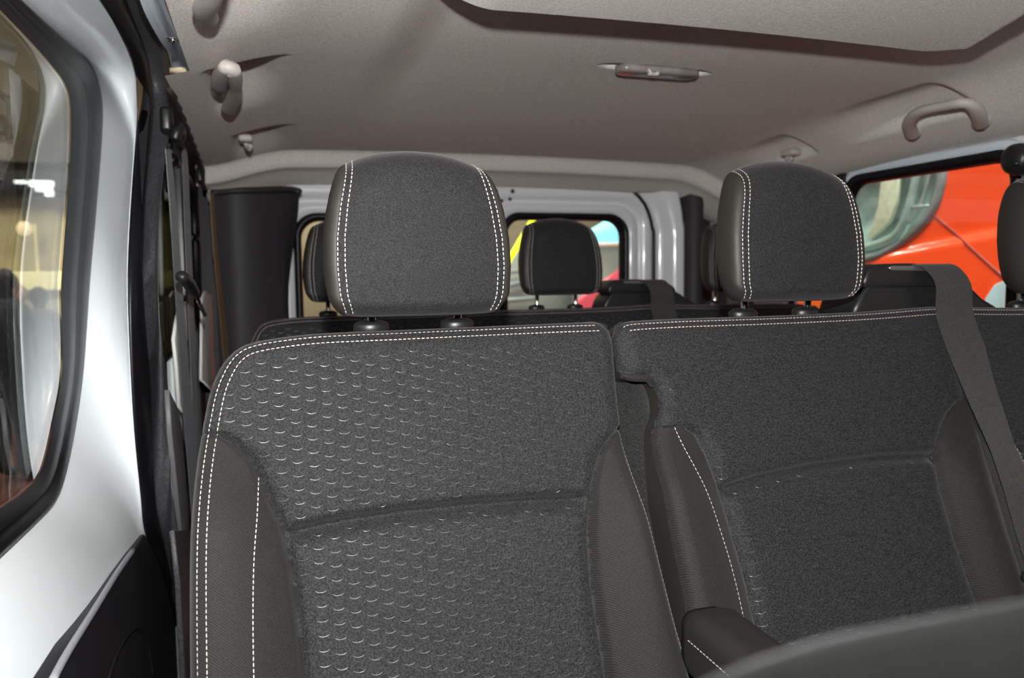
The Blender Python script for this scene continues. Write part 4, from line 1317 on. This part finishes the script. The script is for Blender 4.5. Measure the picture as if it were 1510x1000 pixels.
rows = [scl(0.965, -0.018), scl(0.7, -0.03), scl(0.35, -0.037), scl(0.03, -0.04)]
loft('lens', rows, glass('headlight_lens', (0.90, 0.96, 0.95)), hl, closed=True)
gap = [onred(p[0], p[1], -0.001) for p in resample([(1374, 314), (1410, 345), (1450, 382), (1490, 418)], 28)]
patch_px = [(1448, 470), (1452, 440), (1466, 420), (1492, 408), (1530, 420), (1545, 470)]
slab('pale_blue_patch', [onred(p[0], p[1], -0.012) for p in patch_px], (0.03, 0, 0), plain('pale_blue_insert', (0.45, 0.66, 0.72), 0.25), rv, bev=0.004)  # added pale blue patch filling a cyan area, not a known bumper part
tube('panel_gap', gap, 0.0035, plain('dark_red_gap', (0.25, 0.02, 0.01), 0.5), rv, sides=6, n=20)

# second red display car and its lit screen seen through the rear window
rc = empty('display_car', (3.0, 6.0, -0.57), 'low red display car beyond the right rear door window', 'car')
cr = [ony(p[0], p[1], 5.2) for p in ((838, 460), (862, 432), (893, 412), (920, 388), (960, 372), (1010, 372), (1040, 400), (1040, 720), (838, 720))]
slab('body', cr, (0.55, 1.1, 0), M['red_paint'], rc, bev=0.06, seg=4)
cr2 = [ony(p[0], p[1], 5.16) for p in ((836, 462), (866, 431), (896, 411), (920, 393), (920, 412), (888, 440), (868, 464))]
slab('bonnet_flank', cr2, (0, 0.06, 0), plain('pink_paint', (0.90, 0.14, 0.20), 0.3, coat=0.8), rc, bev=0.01)
sc_ = empty('display_screen', (3.0, 8.0, 0), 'lit cyan display screen beyond the right rear door window', 'screen')
slab('screen', [ony(p[0], p[1], 8.0) for p in ((862, 345), (900, 322), (990, 300), (990, 358), (862, 358))], (0, 0.05, 0), M['lamp_cyan'], sc_)
slab('frame', [ony(p[0], p[1], 7.98) for p in ((850, 358), (1000, 358), (1000, 364), (850, 364))], (0, 0.06, 0), plain('peach_frame', (0.75, 0.60, 0.52), 0.5), sc_)
slab('stand', [ony(p[0], p[1], 8.06) for p in ((850, 362), (1000, 362), (1000, 640), (850, 640))], (0, 0.1, 0), M['plinth'], sc_)
lt = empty('lime_light_tube', (1.7, 4.0, 0), 'slanting lime green light tube beyond the rear window', 'lamp')
a, b = ony(787, 322, 4.0), ony(700, 470, 4.0)
tube('tube', [a, b], 0.016, M['lamp_lime'], lt, sides=12)
tube('end_cap', [a, a + (a - b) * 0.02], 0.018, M['lamp_lime'], lt, sides=12)
c_ = b + (b - a) * 2.2
tube('stand', [b, np.array([b[0] - 0.05, b[1], -0.57])], 0.02, M['beam'], lt, sides=8)
lw = empty('low_partition', (1.4, 9.0, -0.57), 'low grey green partition beyond the rear windows', 'partition')
slab('panel', [ony(p[0], p[1], 9.0) for p in ((640, 378), (880, 360), (880, 640), (640, 640))], (0, 0.1, 0), M['plinth'], lw)
for p0, p1 in (((700, 404), (765, 400)), ((700, 432), (768, 416)), ((700, 444), (790, 440))):
    tube('rail', [ony(p0[0], p0[1], 8.95), ony(p1[0], p1[1], 8.95)], 0.02, plain('pale_rail', (0.5, 0.6, 0.62), 0.3), lw, sides=8)
